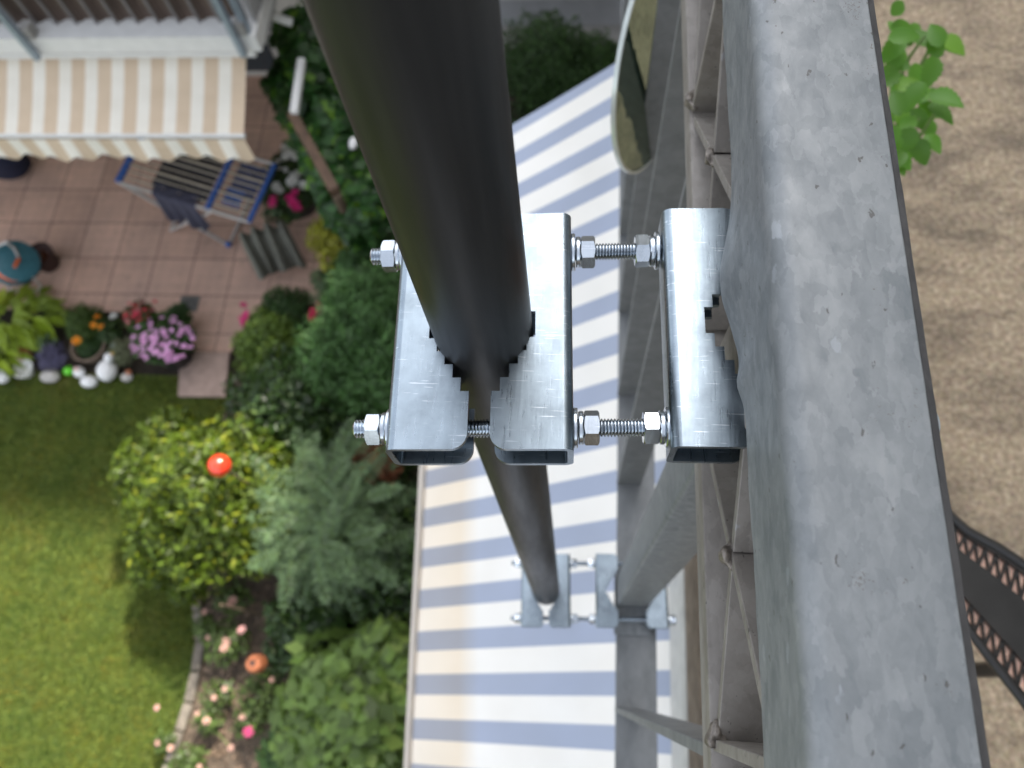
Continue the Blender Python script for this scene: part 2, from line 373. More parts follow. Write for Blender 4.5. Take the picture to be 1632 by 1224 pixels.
# ------------------------------------------------------------------ BEIGE AWNING of the neighbour
def fabric(name, cols, per, duty, border=None, thin=True, uoff=0.0, wave=False):  # border: warm light painted along the front edge
    m, t, b = new_mat(name)
    uv = t.nodes.new('ShaderNodeUVMap'); sx = t.nodes.new('ShaderNodeSeparateXYZ'); t.links.new(uv.outputs[0], sx.inputs[0])
    def math_(op, a, b_=None):
        n = t.nodes.new('ShaderNodeMath'); n.operation = op
        for i, s in ((0, a), (1, b_)):
            if s is None: continue
            if isinstance(s, (int, float)): n.inputs[i].default_value = s
            else: t.links.new(s, n.inputs[i])
        return n.outputs[0]
    f = math_('FRACT', math_('DIVIDE', math_('ADD', sx.outputs['Y'], uoff + per * 100), per))
    c = ramp(t, f, [(0, cols[0]), (duty - .012, cols[0]), (duty + .012, cols[1]), (.988, cols[1]), (1, cols[0])])
    if thin:
        f2 = math_('FRACT', math_('MULTIPLY', sx.outputs['Y'], 1 / (per / 14)))
        c = mix(t, c, (.80, .74, .66), ramp(t, f2, [(0, (.12, .12, .12)), (.3, (.12, .12, .12)), (.4, (0, 0, 0))]))
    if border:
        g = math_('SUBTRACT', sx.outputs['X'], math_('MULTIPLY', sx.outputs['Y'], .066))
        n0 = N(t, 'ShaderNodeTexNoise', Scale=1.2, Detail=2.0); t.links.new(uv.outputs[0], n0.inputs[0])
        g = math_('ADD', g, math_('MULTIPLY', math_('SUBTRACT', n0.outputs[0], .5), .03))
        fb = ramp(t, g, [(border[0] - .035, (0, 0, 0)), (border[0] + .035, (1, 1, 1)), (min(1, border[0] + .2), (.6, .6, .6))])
        c = mix(t, c, mix(t, c, border[1], 1.0, 'MULTIPLY'), fb)  # warm light along the front edge multiplied into the cloth colour
    n = N(t, 'ShaderNodeTexNoise', Scale=5.0, Detail=6.0); t.links.new(uv.outputs[0], n.inputs[0])
    c = mix(t, c, ramp(t, n.outputs[0], [(.3, (.93, .92, .90)), (.7, (1, 1, 1))]), 1.0, 'MULTIPLY')
    wv = N(t, 'ShaderNodeTexNoise', Scale=900.0, Detail=1.0); t.links.new(uv.outputs[0], wv.inputs[0])
    bump(t, b, wv.outputs[0], .15, .0005)
    t.links.new(c, b.inputs['Base Color']); b.inputs['Roughness'].default_value = .85
    tr = t.nodes.new('ShaderNodeBsdfTranslucent'); t.links.new(c, tr.inputs[0])
    ms = t.nodes.new('ShaderNodeMixShader'); ms.inputs[0].default_value = .08
    t.links.new(b.outputs[0], ms.inputs[1]); t.links.new(tr.outputs[0], ms.inputs[2]); t.links.new(ms.outputs[0], t.nodes['Material Output'].inputs[0])
    return m
def cloth(name, fn, nu, nv, m, parent=None, th=.0):
    """fn(i/nu, j/nv) -> (point, (u, v))"""
    vs = []; uvs = []
    for i in range(nu + 1):
        for j in range(nv + 1):
            p, uv = fn(i / nu, j / nv); vs.append(tuple(p)); uvs.append(uv)
    fs = [(i * (nv + 1) + j, (i + 1) * (nv + 1) + j, (i + 1) * (nv + 1) + j + 1, i * (nv + 1) + j + 1) for i in range(nu) for j in range(nv)]
    me = bpy.data.meshes.new(name); me.from_pydata(vs, [], fs)
    ul = me.uv_layers.new(name='UVMap')
    for l in me.loops: ul.data[l.index].uv = uvs[l.vertex_index]
    me.polygons.foreach_set('use_smooth', [True] * len(me.polygons)); me.materials.append(m); me.update()
    o = bpy.data.objects.new(name, me); col.objects.link(o)
    if parent: o.parent = parent; o.matrix_parent_inverse = Matrix.Translation(-Vector(parent.location))
    return o
M_AW2 = fabric('beige_striped_canvas', [(.68, .535, .38), (.88, .84, .74)], .223, .52)
aw2 = empty('awning', (-5, 4.5, 2.5), 'beige and cream striped awning with a scalloped valance over the reddish patio', 'awning')
XR = -2.685
def f2(a, b_):
    x = XR - b_ * 9; y = 4.52 - a * .60; z = HC - 4.5 - a * .235 - .012 * math.sin(a * math.pi)
    return (x, y, z), (a, XR - x)
cloth('canvas', f2, 6, 60, M_AW2, aw2)
MB().box(-11.7, XR + .01, 3.895, 3.925, HC - 4.765, HC - 4.735).build('front_bar', M_WHITE, aw2, bevel=.006)
def f2v(a, b_):
    s = b_ * 9; x = XR - s + .0 + .03 * a; L = .17 + .028 * math.cos(2 * math.pi * (s / .223 - .25))
    return (x, 3.888 - .02 * a * math.sin(s * 9) - .05 * a, HC - 4.765 - a * L), (a, s)
cloth('valance', f2v, 4, 600, M_AW2, aw2)
MB().box(-11.7, XR + .1, 4.46, 4.60, HC - 4.50, HC - 4.445).build('cassette', M_WHITE, aw2, bevel=.01)
MB().bar((XR - .06, 4.5, HC - 4.56), (XR - .5, 3.93, HC - 4.80), .03, .03).build('arm', M_WHITE, aw2)

# ------------------------------------------------------------------ BLUE STRIPED AWNING under this balcony
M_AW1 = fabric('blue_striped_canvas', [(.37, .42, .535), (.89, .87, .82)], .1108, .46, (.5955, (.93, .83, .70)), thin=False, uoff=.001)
aw1 = empty('awning', (.22, .5, HC - 1.72), 'blue and white striped awning with warm light painted along its front edge, below the balcony railing', 'awning')
e2 = Vector((0, 1, .15)).normalized(); d_ = _ray(-700, 1098).normalized(); e1 = d_; p0 = Vector((.22, 0, HC - 1.72))
def f1(a, b_):
    s = -1.6 + b_ * 3.185; fu = .795 + .0325 * s; u = -.01 + a * (fu + .01)
    end = 1.585
    s2 = min(s, end) if b_ < 1 else end
    p = p0 + e1 * u + e2 * s2 + Vector((0, 0, -.010 * math.sin(a * math.pi) + .0016 * math.sin(s * 23 + a * 3) * math.sin(a * 2.6) + .0012 * math.sin(s * 61 + 4 * a) * a))
    return p, (u, s2)
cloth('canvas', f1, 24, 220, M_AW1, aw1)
A = p0 + e1 * (.803 - .0325 * 1.6) + e2 * -1.6; B = p0 + e1 * (.803 + .0325 * 1.59) + e2 * 1.59
M_BEIGE = simple('beige_aluminium', (.55, .50, .44), .45, .2, .05, 10)
MB().bar(A, B, .016, .03, up=e1.cross(e2)).build('front_bar', M_BEIGE, aw1, bevel=.005)
MB().box(.20, .33, -1.6, 1.5, HC - 1.68, HC - 1.475).build('cassette', simple('grey_white_cassette', (.50, .50, .48), .5), aw1, bevel=.015)

# ------------------------------------------------------------------ THE RAILING
rl = empty('balcony_railing', (.087, 0, HF), 'galvanised steel balcony railing with wide blotchy handrail and flat bar lattice below it', 'railing')
X0, X1 = .0635, .1066
Zt = HC - .228; Zb = HC - .285
def handrail():
    sec = []
    for xs, zs_, a0, R in ((X1, Zt, 0, .0008), (X0, Zt, 90, .0078), (X0, Zb, 180, .0045), (X1, Zb, 270, .0045)):
        cx_ = xs + (R if a0 in (90, 180) else -R); cz_ = zs_ + (-R if a0 in (0, 90) else R)
        for k in range(7):
            a = math.radians(a0 + 15 * k); sec.append((cx_ + R * math.cos(a), cz_ + R * math.sin(a)))
        if a0 == 90:
            for k in range(1, 10): sec.append((X0, Zt - R + (Zb - Zt + 2 * R) * k / 10))
    ys = [-1.2, -.8, -.5, -.3] + [-.2 + .003 * i for i in range(240)] + [.7, 1.0, 1.5, 2, 2.8, 3.6]
    n = len(sec); vs = []
    for y in ys:
        g = math.exp(-((y - .158) / .027) ** 2) + .30 * math.exp(-((y - .113) / .006) ** 2)
        wob = .0004 * (math.sin(y * 61) + math.sin(y * 143 + 1) + .6 * math.sin(y * 410))
        for x, z in sec:
            t_ = min(1, max(0, (Zt - .004 - z) / (Zt - .004 - Zb))); left = x < (X0 + X1) / 2
            dx = -.0078 * g * (t_ ** 1.6) * (1 if left else 0)
            vs.append((x + dx + wob * (.22 if left else -.06), y, z + wob * .3))
    fs = [(i * n + k, i * n + (k + 1) % n, (i + 1) * n + (k + 1) % n, (i + 1) * n + k) for i in range(len(ys) - 1) for k in range(n)]
    mb = MB(); mb.add(vs, fs + [tuple(range(n - 1, -1, -1)), tuple((len(ys) - 1) * n + k for k in range(n))])
    mb.build('handrail', M_RAIL, rl, smooth=50)
    e = MB(); prev = None; vs = []
    for i in range(420):
        y = -.6 + i * .0085; q = .00006 * (math.sin(y * 170) + math.sin(y * 71 + 2) + math.sin(y * 387))
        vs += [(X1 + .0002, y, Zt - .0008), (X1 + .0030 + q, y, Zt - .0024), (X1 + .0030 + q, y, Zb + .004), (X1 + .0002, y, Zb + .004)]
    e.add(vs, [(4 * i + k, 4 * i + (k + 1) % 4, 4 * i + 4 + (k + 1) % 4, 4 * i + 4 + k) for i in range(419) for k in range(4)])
    e.build('shaded_edge', galv('galvanised_shaded_edge', (.035, .035, .038), (.085, .083, .085), metal=.2, rough=.55, scale=300, speck=False), rl, smooth=40)  # added strip: shade on the rail's right edge painted as dark metal
handrail()
ZM = HC - .392
MB().box(X0 + .001, X1 - .002, -1.2, 3.6, ZM - .022, ZM).build('lower_rail', M_LATT, rl, smooth=40, bevel=.0015)
posts = -.026, .334, .498, .665, .834, 1.003, 1.172, 1.341, 1.51, 1.68, 1.85, 2.02, 2.19, 2.36
ZB = HC - 1.30
XB0, XB1 = .0705, .112
for i, y in enumerate((-.196,) + posts):
    MB().box(XB0, XB1, y - .003, y + .004, ZB, ZM - .022).build('baluster', M_BAL, rl, bevel=.0008)
for y in (-.196, -.02, .343, .50, .665, .834, 1.003):
    MB().box(.0660, .1060, y - .0025, y + .0025, ZM, Zb).build('divider', M_LATT, rl, bevel=.0006)
cent = [(-.105, .339), (.055, .336), (.262, .346), (.421, .343), (.585, .343), (.75, .343), (.92, .343), (1.09, .343)]
for (y, h) in cent:
    hw = .068
    a = Vector((.086, y + hw + .004, ZM + .001)); b = Vector((.086, y - hw, Zb - .001))
    MB().bar(a, b, .038, .0052, up=Vector((0, 0, 1))).build('lattice_bar', M_LATT, rl, bevel=.0005)
    c = Vector((.0862, y - hw - .004, ZM + .001)); d = Vector((.0862, y + hw, Zb - .001))
    m_ = (a + b) / 2
    mb = MB(); mb.bar(c, m_ + (c - m_).normalized() * .003, .0375, .0050); mb.bar(m_ + (d - m_).normalized() * .003, d, .0375, .0050)
    mb.build('lattice_bar', M_LATT, rl, bevel=.0005)
    MB().blob((.0665, m_.y, m_.z), .0042, 3, .35, (.8, 1.2, 1)).build('weld_bead', M_WELD, rl, smooth=60)
for y in (-.02, .343, .50, .665):
    MB().blob((.0665, y + .004, ZM + .004), .0052, 3, .35, (.8, 1.1, .8)).build('weld_bead', M_WELD, rl, smooth=60)
# square post, weld collar, floor strip
MB().box(.0715, .1205, .128, .176, ZB + .001, ZM - .0225).build('post', M_RAIL, rl, smooth=40, bevel=.004, seg=3)
MB().box(.0700, .1090, .126, .166, ZM + .0005, Zb - .0005).build('post', M_LATT, rl, smooth=40, bevel=.003, seg=3)
MB().box(.0715, .1355, -1.2, 4.2, ZB - .008, ZB).build('floor_strip', M_BAL, rl, bevel=.001)
MB().box(.068, .126, .085, .18, ZB + .0005, ZB + .008).build('base_plate', M_RAIL, rl, bevel=.001)

# ------------------------------------------------------------------ THE POLE
PX, PYc, PR = -.0425, .1455, .0218
pm = MB(); nseg = 96; n = nseg
zs = [HC - 1.29, HC - 1.287] + [HC - 1.2 + i * .25 for i in range(14)]
vs = []; 
for i, z in enumerate(zs):
    r = PR - (.002 if i == 0 else 0)
    vs += [(PX + r * math.cos(2 * math.pi * k / n), PYc + r * math.sin(2 * math.pi * k / n), z) for k in range(n)]
fs = [(i * n + k, i * n + (k + 1) % n, (i + 1) * n + (k + 1) % n, (i + 1) * n + k) for i in range(len(zs) - 1) for k in range(n)]
pm.add(vs, fs + [tuple(range(n - 1, -1, -1)), tuple((len(zs) - 1) * n + k for k in range(n))])
pl = pm.build('pole', M_POLE, smooth=60)
tag(pl, 'thick black satin pole standing upright between the clamps', 'pole')

# ------------------------------------------------------------------ CLAMPS
def profile():
    L = .0565; ue = .0345; pts = []           # spine at u=0, open edge at u=ue, v along the length
    r = .007
    def arc(cx, cy, a0, a1, k=6): return [(cx + r * math.cos(a0 + (a1 - a0) * i / k), cy + r * math.sin(a0 + (a1 - a0) * i / k)) for i in range(k + 1)]
    pts += arc(ue - r, -L + r, -math.pi / 2, 0)
    st = []
    for k in range(5): st.append((.0037 * (k + 1), .031 - .0062 * k))
    for d, h in st:
        pts += [(ue - d + .0037, -h), (ue - d, -h)]
    for d, h in reversed(st):
        pts += [(ue - d, h), (ue - d + .0037, h)]
    pts += arc(ue - r, L - r, 0, math.pi / 2)
    return L, ue, pts
def bracket(M, parent):
    L, ue, pts = profile(); th = .0026; R = .0042; dep = .0245
    mb = MB()
    poly = [(R, -L)] + pts + [(R, L)]
    mb.prism(poly, -th, 0, M)
    mb.prism(poly, -dep, -dep + th, M)
    sec = []
    k = 6
    outer = [(R - R * math.sin(math.pi / 2 * i / k), -R + R * math.cos(math.pi / 2 * i / k)) for i in range(k + 1)]
    outer += [(x, -dep - z) for x, z in reversed(outer)]
    Ri = R - th
    inner = [(R - Ri * math.sin(math.pi / 2 * i / k), -R + Ri * math.cos(math.pi / 2 * i / k)) for i in range(k + 1)]
    inner += [(x, -dep - z) for x, z in reversed(inner)]
    sec = outer + inner[::-1]; n = len(sec)
    vs = [M @ Vector((x, y, z)) for y in (-L, L) for x, z in sec]
    m_ = len(outer)
    fs = [(i, (i + 1) % n, n + (i + 1) % n, n + i) for i in range(n)]
    for i in range(m_ - 1):
        fs.append((i, i + 1, n - 2 - i, n - 1 - i)); fs.append((n + i, n + n - 1 - i, n + n - 2 - i, n + i + 1))
    mb.add(vs, fs)
    o = mb.build('bracket', M_ZINC, parent, smooth=35)
    return o
def hexnut(M, parent, a=.0066, t_=.0065):
    mb = MB(); n = 60; prof = []
    def R(k): 
        th = 2 * math.pi * k / n; q = (th + math.pi / 6) % (math.pi / 3) - math.pi / 6
        return a / math.cos(q)
    rings = []
    for z, lim in ((0, .0041), (0, a * .98), (.0003, None), (None, None)): pass
    def ring(f, z): return [Vector((f(k) * math.cos(2 * math.pi * k / n), f(k) * math.sin(2 * math.pi * k / n), z(k))) for k in range(n)]
    rr = [ring(lambda k: .0040, lambda k: 0), ring(lambda k: a * .99, lambda k: 0), ring(R, lambda k: (R(k) - a * .99) * .6),
          ring(R, lambda k: t_ - (R(k) - a * .99) * .6), ring(lambda k: a * .99, lambda k: t_), ring(lambda k: .0040, lambda k: t_)]
    vs = [M @ q for r_ in rr for q in r_]
    fs = [(i * n + k, i * n + (k + 1) % n, (i + 1) * n + (k + 1) % n, (i + 1) * n + k) for i in range(5) for k in range(n)]
    mb.add(vs, fs); return mb.build('nut', M_BOLT, parent, smooth=14)
def washer(M, parent, r=.0088, t_=.0018):
    mb = MB(); mb.lathe([(.0042, 0), (r - .0004, 0), (r, .0004), (r, t_ - .0004), (r - .0004, t_), (.0042, t_)], 40, M)
    mb.lathe([(.0042, t_ + .0003), (.0069, t_ + .0003), (.0073, t_ + .0008), (.0073, t_ + .002), (.0069, t_ + .0025), (.0042, t_ + .0025)], 32, M)
    return mb.build('washer', M_BOLT, parent, smooth=30)
def rod(M, parent, x0, x1):
    mb = MB(); prof = [(0.0001, x0), (.0028, x0)]; x = x0 + .0003; p = .0014
    while x < x1 - p:
        prof += [(.0031, x), (.0040, x + p * .42), (.0040, x + p * .56)]; x += p
    prof += [(.0028, x), (.0001, x)]
    mb.lathe(prof, 28, M); return mb.build('threaded_rod', M_BOLT, parent, smooth=25)
# clamp frame: u to the right along the rods, v away from the viewer along the bracket, z up
ROT = math.radians(2.3)
def clamp(name, label, h, hide_far=False):
    c = Vector((PX, PYc, HC - h))
    o = empty(name, c, label, 'clamp', 'pole clamps')
    B = Matrix.Translation(c) @ Matrix.Rotation(ROT, 4, 'Z')
    flip = Matrix.Rotation(math.pi, 4, 'Z')
    bracket(B @ Matrix.Translation((-.0392, 0, 0)), o)
    bracket(B @ Matrix.Translation((.0392, 0, 0)) @ flip, o)
    bracket(B @ Matrix.Translation((.0797, .001, 0)) @ Matrix.Rotation(math.radians(-1.1), 4, 'Z'), o)
    if h > .6 : x4 = .1925
    else: x4 = .1765
    bracket(B @ Matrix.Translation((x4, 0, 0)) @ flip, o)
    RY = Matrix.Rotation(math.pi / 2, 4, 'Y'); RYn = Matrix.Rotation(-math.pi / 2, 4, 'Y')
    for s, v in ((1, .0433), (-1, -.0433)):
        z = -.0130
        T = lambda x: B @ Matrix.Translation((x, v, z))
        rod(B @ Matrix.Translation((0, v, z)) @ RY, o, -.0562, x4 + .0125)
        rt = Matrix.Rotation(.35 if s > 0 else .12, 4, 'Z')
        washer(T(-.0392) @ RYn, o); hexnut(T(-.0437) @ RYn @ rt, o)
        washer(T(.0392) @ RY, o); hexnut(T(.0437) @ RY @ rt, o)
        washer(T(.0797) @ RYn, o); hexnut(T(.0752) @ RYn @ rt, o)
        washer(T(x4) @ RY, o); hexnut(T(x4 + .0045) @ RY @ rt, o)
    return o
clamp('pole_clamp', 'large sharp zinc-plated clamp joining the black pole to the railing under the handrail', .300)
clamp('pole_clamp', 'small blurred zinc-plated clamp at the foot of the black pole and railing post', 1.262)

# ------------------------------------------------------------------ MIRROR DISC hanging inside the railing
def mirror():
    ctr = P(1050, 88, .72); zc = (ctr - Vector((0, 0, HC))).dot(-Vector((AX.z, AY.z, AZ.z)))
    cx = Vector((AX.x, AY.x, AZ.x)); cy = Vector((AX.y, AY.y, AZ.y)); cz = Vector((AX.z, AY.z, AZ.z))
    mj = (cx * -.33 - cy * .944).normalized(); mn0 = (cx * -.944 + cy * .33).normalized()
    f = .36; mn = (mn0 * f + cz * math.sqrt(1 - f * f)).normalized(); nr = mj.cross(mn).normalized()
    if nr.dot(cz) < 0: nr = -nr
    r = 186 / F * zc
    o = empty('round_mirror', ctr, 'round tilted mirror reflecting greenery, hanging between the far flat balusters', 'mirror')
    def disc(r0, r1, t0, t1, mat, nm, sm=30):
        mb = MB(); n = 64
        prof = [(r0, t0), (r1, t0), (r1, t1), (r0, t1)]
        vs = [ctr + (mj * math.cos(2 * math.pi * k / n) + mn * math.sin(2 * math.pi * k / n)) * rr + nr * tt for rr, tt in prof for k in range(n)]
        fs = [(i * n + k, i * n + (k + 1) % n, (i + 1) * n + (k + 1) % n, (i + 1) * n + k) for i in range(3) for k in range(n)]
        mb.add(vs, fs); return mb.build(nm, mat, o, smooth=sm)
    m, t, b = new_mat('mirror_glass'); b.inputs['Metallic'].default_value = 1; b.inputs['Roughness'].default_value = .04; b.inputs['Base Color'].default_value = (.26, .36, .27, 1)
    nn = N(t, 'ShaderNodeTexNoise', Scale=25.0, Detail=2.0); t.links.new(coords(t), nn.inputs[0]); bump(t, b, nn.outputs[0], .25, .004)
    disc(0.0001, r * .975, -.001, .001, m, 'mirror_glass')
    disc(r * .975, r, -.0025, .0025, simple('clear_rim', (.55, .60, .57), .2, .3), 'rim')
mirror()

# ------------------------------------------------------------------ FOLIAGE
def foliage(name, lobes, L, W, m, parent, up=.5, jit=.55, inner=.35, droop=0.0, shape='leaf'):
    V = []; tot = 0
    for (c, R, n) in lobes:
        c = np.array(c); R = np.array(R if hasattr(R, '__len__') else (R, R, R))
        d = rng.normal(size=(n, 3)); d /= np.linalg.norm(d, axis=1)[:, None]
        ph = rng.uniform(0, 6.28, 6)
        bumpy = 1 + .16 * np.sin(4 * d[:, 0] + ph[0]) * np.cos(4 * d[:, 1] + ph[1]) + .12 * np.sin(9 * d[:, 0] + ph[2]) * np.sin(9 * d[:, 1] + ph[3] + 5 * d[:, 2])
        rad = (inner + (1 - inner) * rng.random(n) ** .45) * bumpy
        p = c + d * R * rad[:, None]
        nr = d * .8 + np.array([0, 0, up]) + rng.normal(size=(n, 3)) * jit; nr /= np.linalg.norm(nr, axis=1)[:, None]
        tdir = d + rng.normal(size=(n, 3)) * .7 + np.array([0, 0, -droop]); tdir -= (tdir * nr).sum(1)[:, None] * nr; tdir /= np.linalg.norm(tdir, axis=1)[:, None]
        sd_ = np.cross(nr, tdir); s = (.65 + .7 * rng.random(n))[:, None]
        base = p - tdir * L * .5 * s; tip = p + tdir * L * .5 * s - nr * L * .12 * s
        a = p - tdir * L * .08 * s + sd_ * W * .5 * s - nr * W * .12 * s; b = p - tdir * L * .08 * s - sd_ * W * .5 * s - nr * W * .12 * s
        V.append(np.stack([base, a, tip, b], 1).reshape(-1, 3)); tot += n
    V = np.concatenate(V); V[:, 2] = np.maximum(V[:, 2], .01)
    me = bpy.data.meshes.new(name); me.vertices.add(tot * 4); me.vertices.foreach_set('co', V.astype(np.float32).ravel())
    idx = (np.arange(tot)[:, None] * 4 + np.array([0, 1, 2, 0, 2, 3])).ravel()
    me.loops.add(tot * 6); me.loops.foreach_set('vertex_index', idx.astype(np.int32))
    me.polygons.add(tot * 2); me.polygons.foreach_set('loop_start', np.arange(0, tot * 6, 3, dtype=np.int32)); me.polygons.foreach_set('loop_total', np.full(tot * 2, 3, dtype=np.int32))
    me.update(calc_edges=True); me.materials.append(m)
    o = bpy.data.objects.new(name, me); col.objects.link(o)
    if parent: o.parent = parent; o.matrix_parent_inverse = Matrix.Translation(-Vector(parent.location))
    return o
def stems(parent, base, tops, r=.012, m=None):
    mb = MB()
    for t_ in tops:
        b = Vector(base); t_ = Vector(t_); mid = b.lerp(t_, .5) + Vector((random.uniform(-.04, .04), random.uniform(-.04, .04), 0))
        mb.tube([b, mid, t_], [r, r * .7, r * .3], 6)
    return mb.build('stem', m or M_BARK, parent, smooth=50)
M_BARK = simple('bark', (.10, .07, .045), .9, 0, .3, 30)
M_STEMG = simple('green_stem', (.12, .20, .04), .6, 0, .2, 20)
def lobes_from(px, z, R, n, k, spread=.55, flat=.8):
    """a crown centred where pixel px lies at height z; several lobes"""
    c = G(px[0], px[1], z); out = [((c.x, c.y, c.z), (R * .8, R * .8, R * flat), n // 2)]
    for i in range(k):
        a = 2 * math.pi * i / k + random.uniform(-.3, .3); rr = R * spread
        out.append(((c.x + rr * math.cos(a), c.y + rr * math.sin(a), c.z - random.uniform(0, .25) * R), (R * .5, R * .5, R * .5 * flat), n // (2 * k)))
    return out
def shrub(name, cat, label, px, z, R, n, L, W, m, k=6, spread=.6, flat=.8, up=.5, group=None, inner=.35, extra=None, jit=.55):
    c = G(px[0], px[1], z)
    o = empty(name, (c.x, c.y, 0), label, cat, group)
    lb = lobes_from(px, z, R, n, k, spread, flat)
    if extra: lb += extra
    foliage('foliage', lb, L, W, m, o, up=up, inner=inner, jit=jit)
    stems(o, (c.x, c.y, 0), [(l[0][0], l[0][1], l[0][2]) for l in lb], max(.008, R * .03))
    return o

GREEN = leafm('leaf_mid_green', (.045, .105, .018), .5)
YGREEN = leafm('leaf_yellow_green', (.085, .135, .008), .6, hue=(.28, .30, .012))
DARK = leafm('leaf_dark_glossy', (.035, .075, .015), .5, .38, .2, hue=(.11, .17, .03))
BLUEG = leafm('leaf_blue_green', (.10, .165, .065), .35, .5, .25)
THUJA = leafm('leaf_cypress', (.045, .115, .022), .4, .6, .2)
LIME = leafm('leaf_lime', (.26, .36, .03), .35, .45, .4, hue=(.5, .6, .08))
IVY = leafm('leaf_vine', (.025, .085, .015), .5, .45, .3, hue=(.14, .28, .02))
BRIGHT = leafm('leaf_fresh_green', (.14, .225, .045), .45, .45, .35, hue=(.28, .38, .08))
DGREEN = leafm('leaf_round_bush', (.03, .075, .012), .5, .6, .2)
RUST = leafm('leaf_rusty', (.20, .07, .03), .4)
GOLD = leafm('leaf_golden', (.30, .30, .02), .5, .5, .3)

# filler planting first: dark undergrowth of the bed
shrub('laurel_shrub', 'shrub', 'dark glossy laurel filling the bed between the yellow-green shrub and the cypress', (470, 655), .7, .62, 9000, .075, .034, DARK, spread=.7)
shrub('dark_shrub', 'shrub', 'dark leafy shrub tucked behind the blue-green feathery shrub beside the awning edge', (615, 880), .6, .62, 9000, .07, .034, DARK, spread=.7)
shrub('dark_shrub', 'shrub', 'dark low shrub between the feathery shrub and the fresh green shrub', (500, 1000), .35, .42, 4500, .07, .034, DARK, spread=.7)
shrub('dark_shrub', 'shrub', 'dark shrub with a few rust red leaves below the left nuts of the large clamp', (575, 720), .6, .55, 7000, .07, .03, DARK, spread=.7)
shrub('mahonia_shrub', 'shrub', 'small rust red twiggy shrub peeping out left of the clamp', (600, 735), 1.25, .2, 700, .07, .03, RUST)
o = shrub('cypress_tree', 'tree', 'feathery bluish green cypress directly left of the large clamp', (602, 535), 1.6, .62, 16000, .085, .016, THUJA, spread=.65, flat=1.2, k=8, up=.25)
shrub('cypress_tree', 'tree', 'dark lower cypress crown left of the pole above the clamp nuts', (600, 425), 1.2, .42, 7000, .085, .016, THUJA, spread=.6, k=6)
shrub('golden_shrub', 'shrub', 'golden yellow shrub with pinkish tips beside the patio and grey-green cover', (548, 378), 1.0, .36, 5200, .05, .022, GOLD, spread=.6)
shrub('pink_tipped_shrub', 'shrub', 'small pinkish brown shrub between the golden shrub and the cypress', (585, 360), 1.0, .2, 900, .05, .02, leafm('leaf_pinkish', (.30, .14, .10), .4))
shrub('box_bush', 'bush', 'dark green dome shaped bush with crimson flowers at the patio corner', (455, 498), .45, .33, 7000, .032, .018, DGREEN, spread=.5)
shrub('light_green_shrub', 'shrub', 'light yellow-green shrub below the dark dome bush by the stepping slab', (428, 545), .55, .36, 5500, .055, .026, leafm('leaf_light', (.13, .21, .03), .5, hue=(.32, .42, .06)), spread=.6)
shrub('light_green_shrub', 'shrub', 'small fresh green shrub above the yellow-green shrub beside the blue stone', (425, 605), .5, .24, 2200, .055, .026, BRIGHT, spread=.6)
shrub('variegated_shrub', 'shrub', 'pale grey-green feathery shrub at the foot of the cypress by the golden shrub', (527, 450), .7, .22, 1400, .06, .014, BLUEG, spread=.6)
# big yellow green shrub with red ball
yc = G(335, 785, 1.1)
shrub('yellow_green_shrub', 'shrub', 'large yellow-green shrub in the lawn bed with the red glass ball in it', (338, 790), 1.0, .68, 15000, .075, .026, YGREEN, spread=.66, flat=.85, k=9, up=.35,
      extra=[(tuple(G(228, 750, .8)), (.3, .3, .3), 1200), (tuple(G(255, 880, .7)), (.3, .3, .3), 1200), (tuple(G(270, 690, .8)), (.25, .25, .25), 1000), (tuple(G(420, 860, .8)), (.3, .3, .3), 1000), (tuple(G(300, 930, .5)), (.2, .2, .2), 500)])
# compound-leaf blue green shrub
def frondshrub():
    c = G(535, 820, .2); o = empty('feathery_shrub', (c.x, c.y, 0), 'blue-green feathery rowan-like shrub with compound leaves in the middle of the bed', 'shrub')
    V = []; F_ = []
    mb = MB(); st = MB()
    def leaflet(p, d, nrm, L, W):
        s = nrm.cross(d).normalized()
        return mb.add([p, p + d * L * .4 + s * W, p + d * L - nrm * L * .12, p + d * L * .4 - s * W], [(0, 1, 2), (0, 2, 3)])
    for i in range(230):
        a = random.uniform(0, 2 * math.pi); rr = random.random() ** .6
        rt = G(random.choice((500, 535, 560, 520, 550)), random.choice((770, 820, 850, 880)), 1.2)
        root = rt + Vector((math.cos(a), math.sin(a), 0)) * rr * .22 + Vector((0, 0, random.uniform(-.45, .45)))
        d = (Vector((math.cos(a), math.sin(a), random.uniform(-.1, .9)))).normalized(); Lr = random.uniform(.22, .36)
        pts = [root + d * Lr * t_ + Vector((0, 0, -.25 * Lr * t_ * t_)) for t_ in [k / 8 for k in range(9)]]
        st.tube([pts[0], pts[4], pts[8]], [.003, .002, .001], 4, False)
        for k in range(1, 9):
            dd = (pts[k] - pts[k - 1]).normalized(); nrm = (Vector((0, 0, 1)) + Vector((random.uniform(-.3, .3),) * 3)).normalized(); sd_ = dd.cross(nrm).normalized()
            for s in (-1, 1):
                leaflet(pts[k], (sd_ * s + dd * .45).normalized(), nrm, .085 * (1 - .35 * abs(k - 4) / 4), .013)
        leaflet(pts[8], dd, nrm, .07, .013)
    mb.build('foliage', BLUEG, o); st.tube([Vector((c.x, c.y, 0)), G(535, 820, 1.1)], [.03, .015], 8); st.build('stem', M_STEMG, o)
frondshrub()
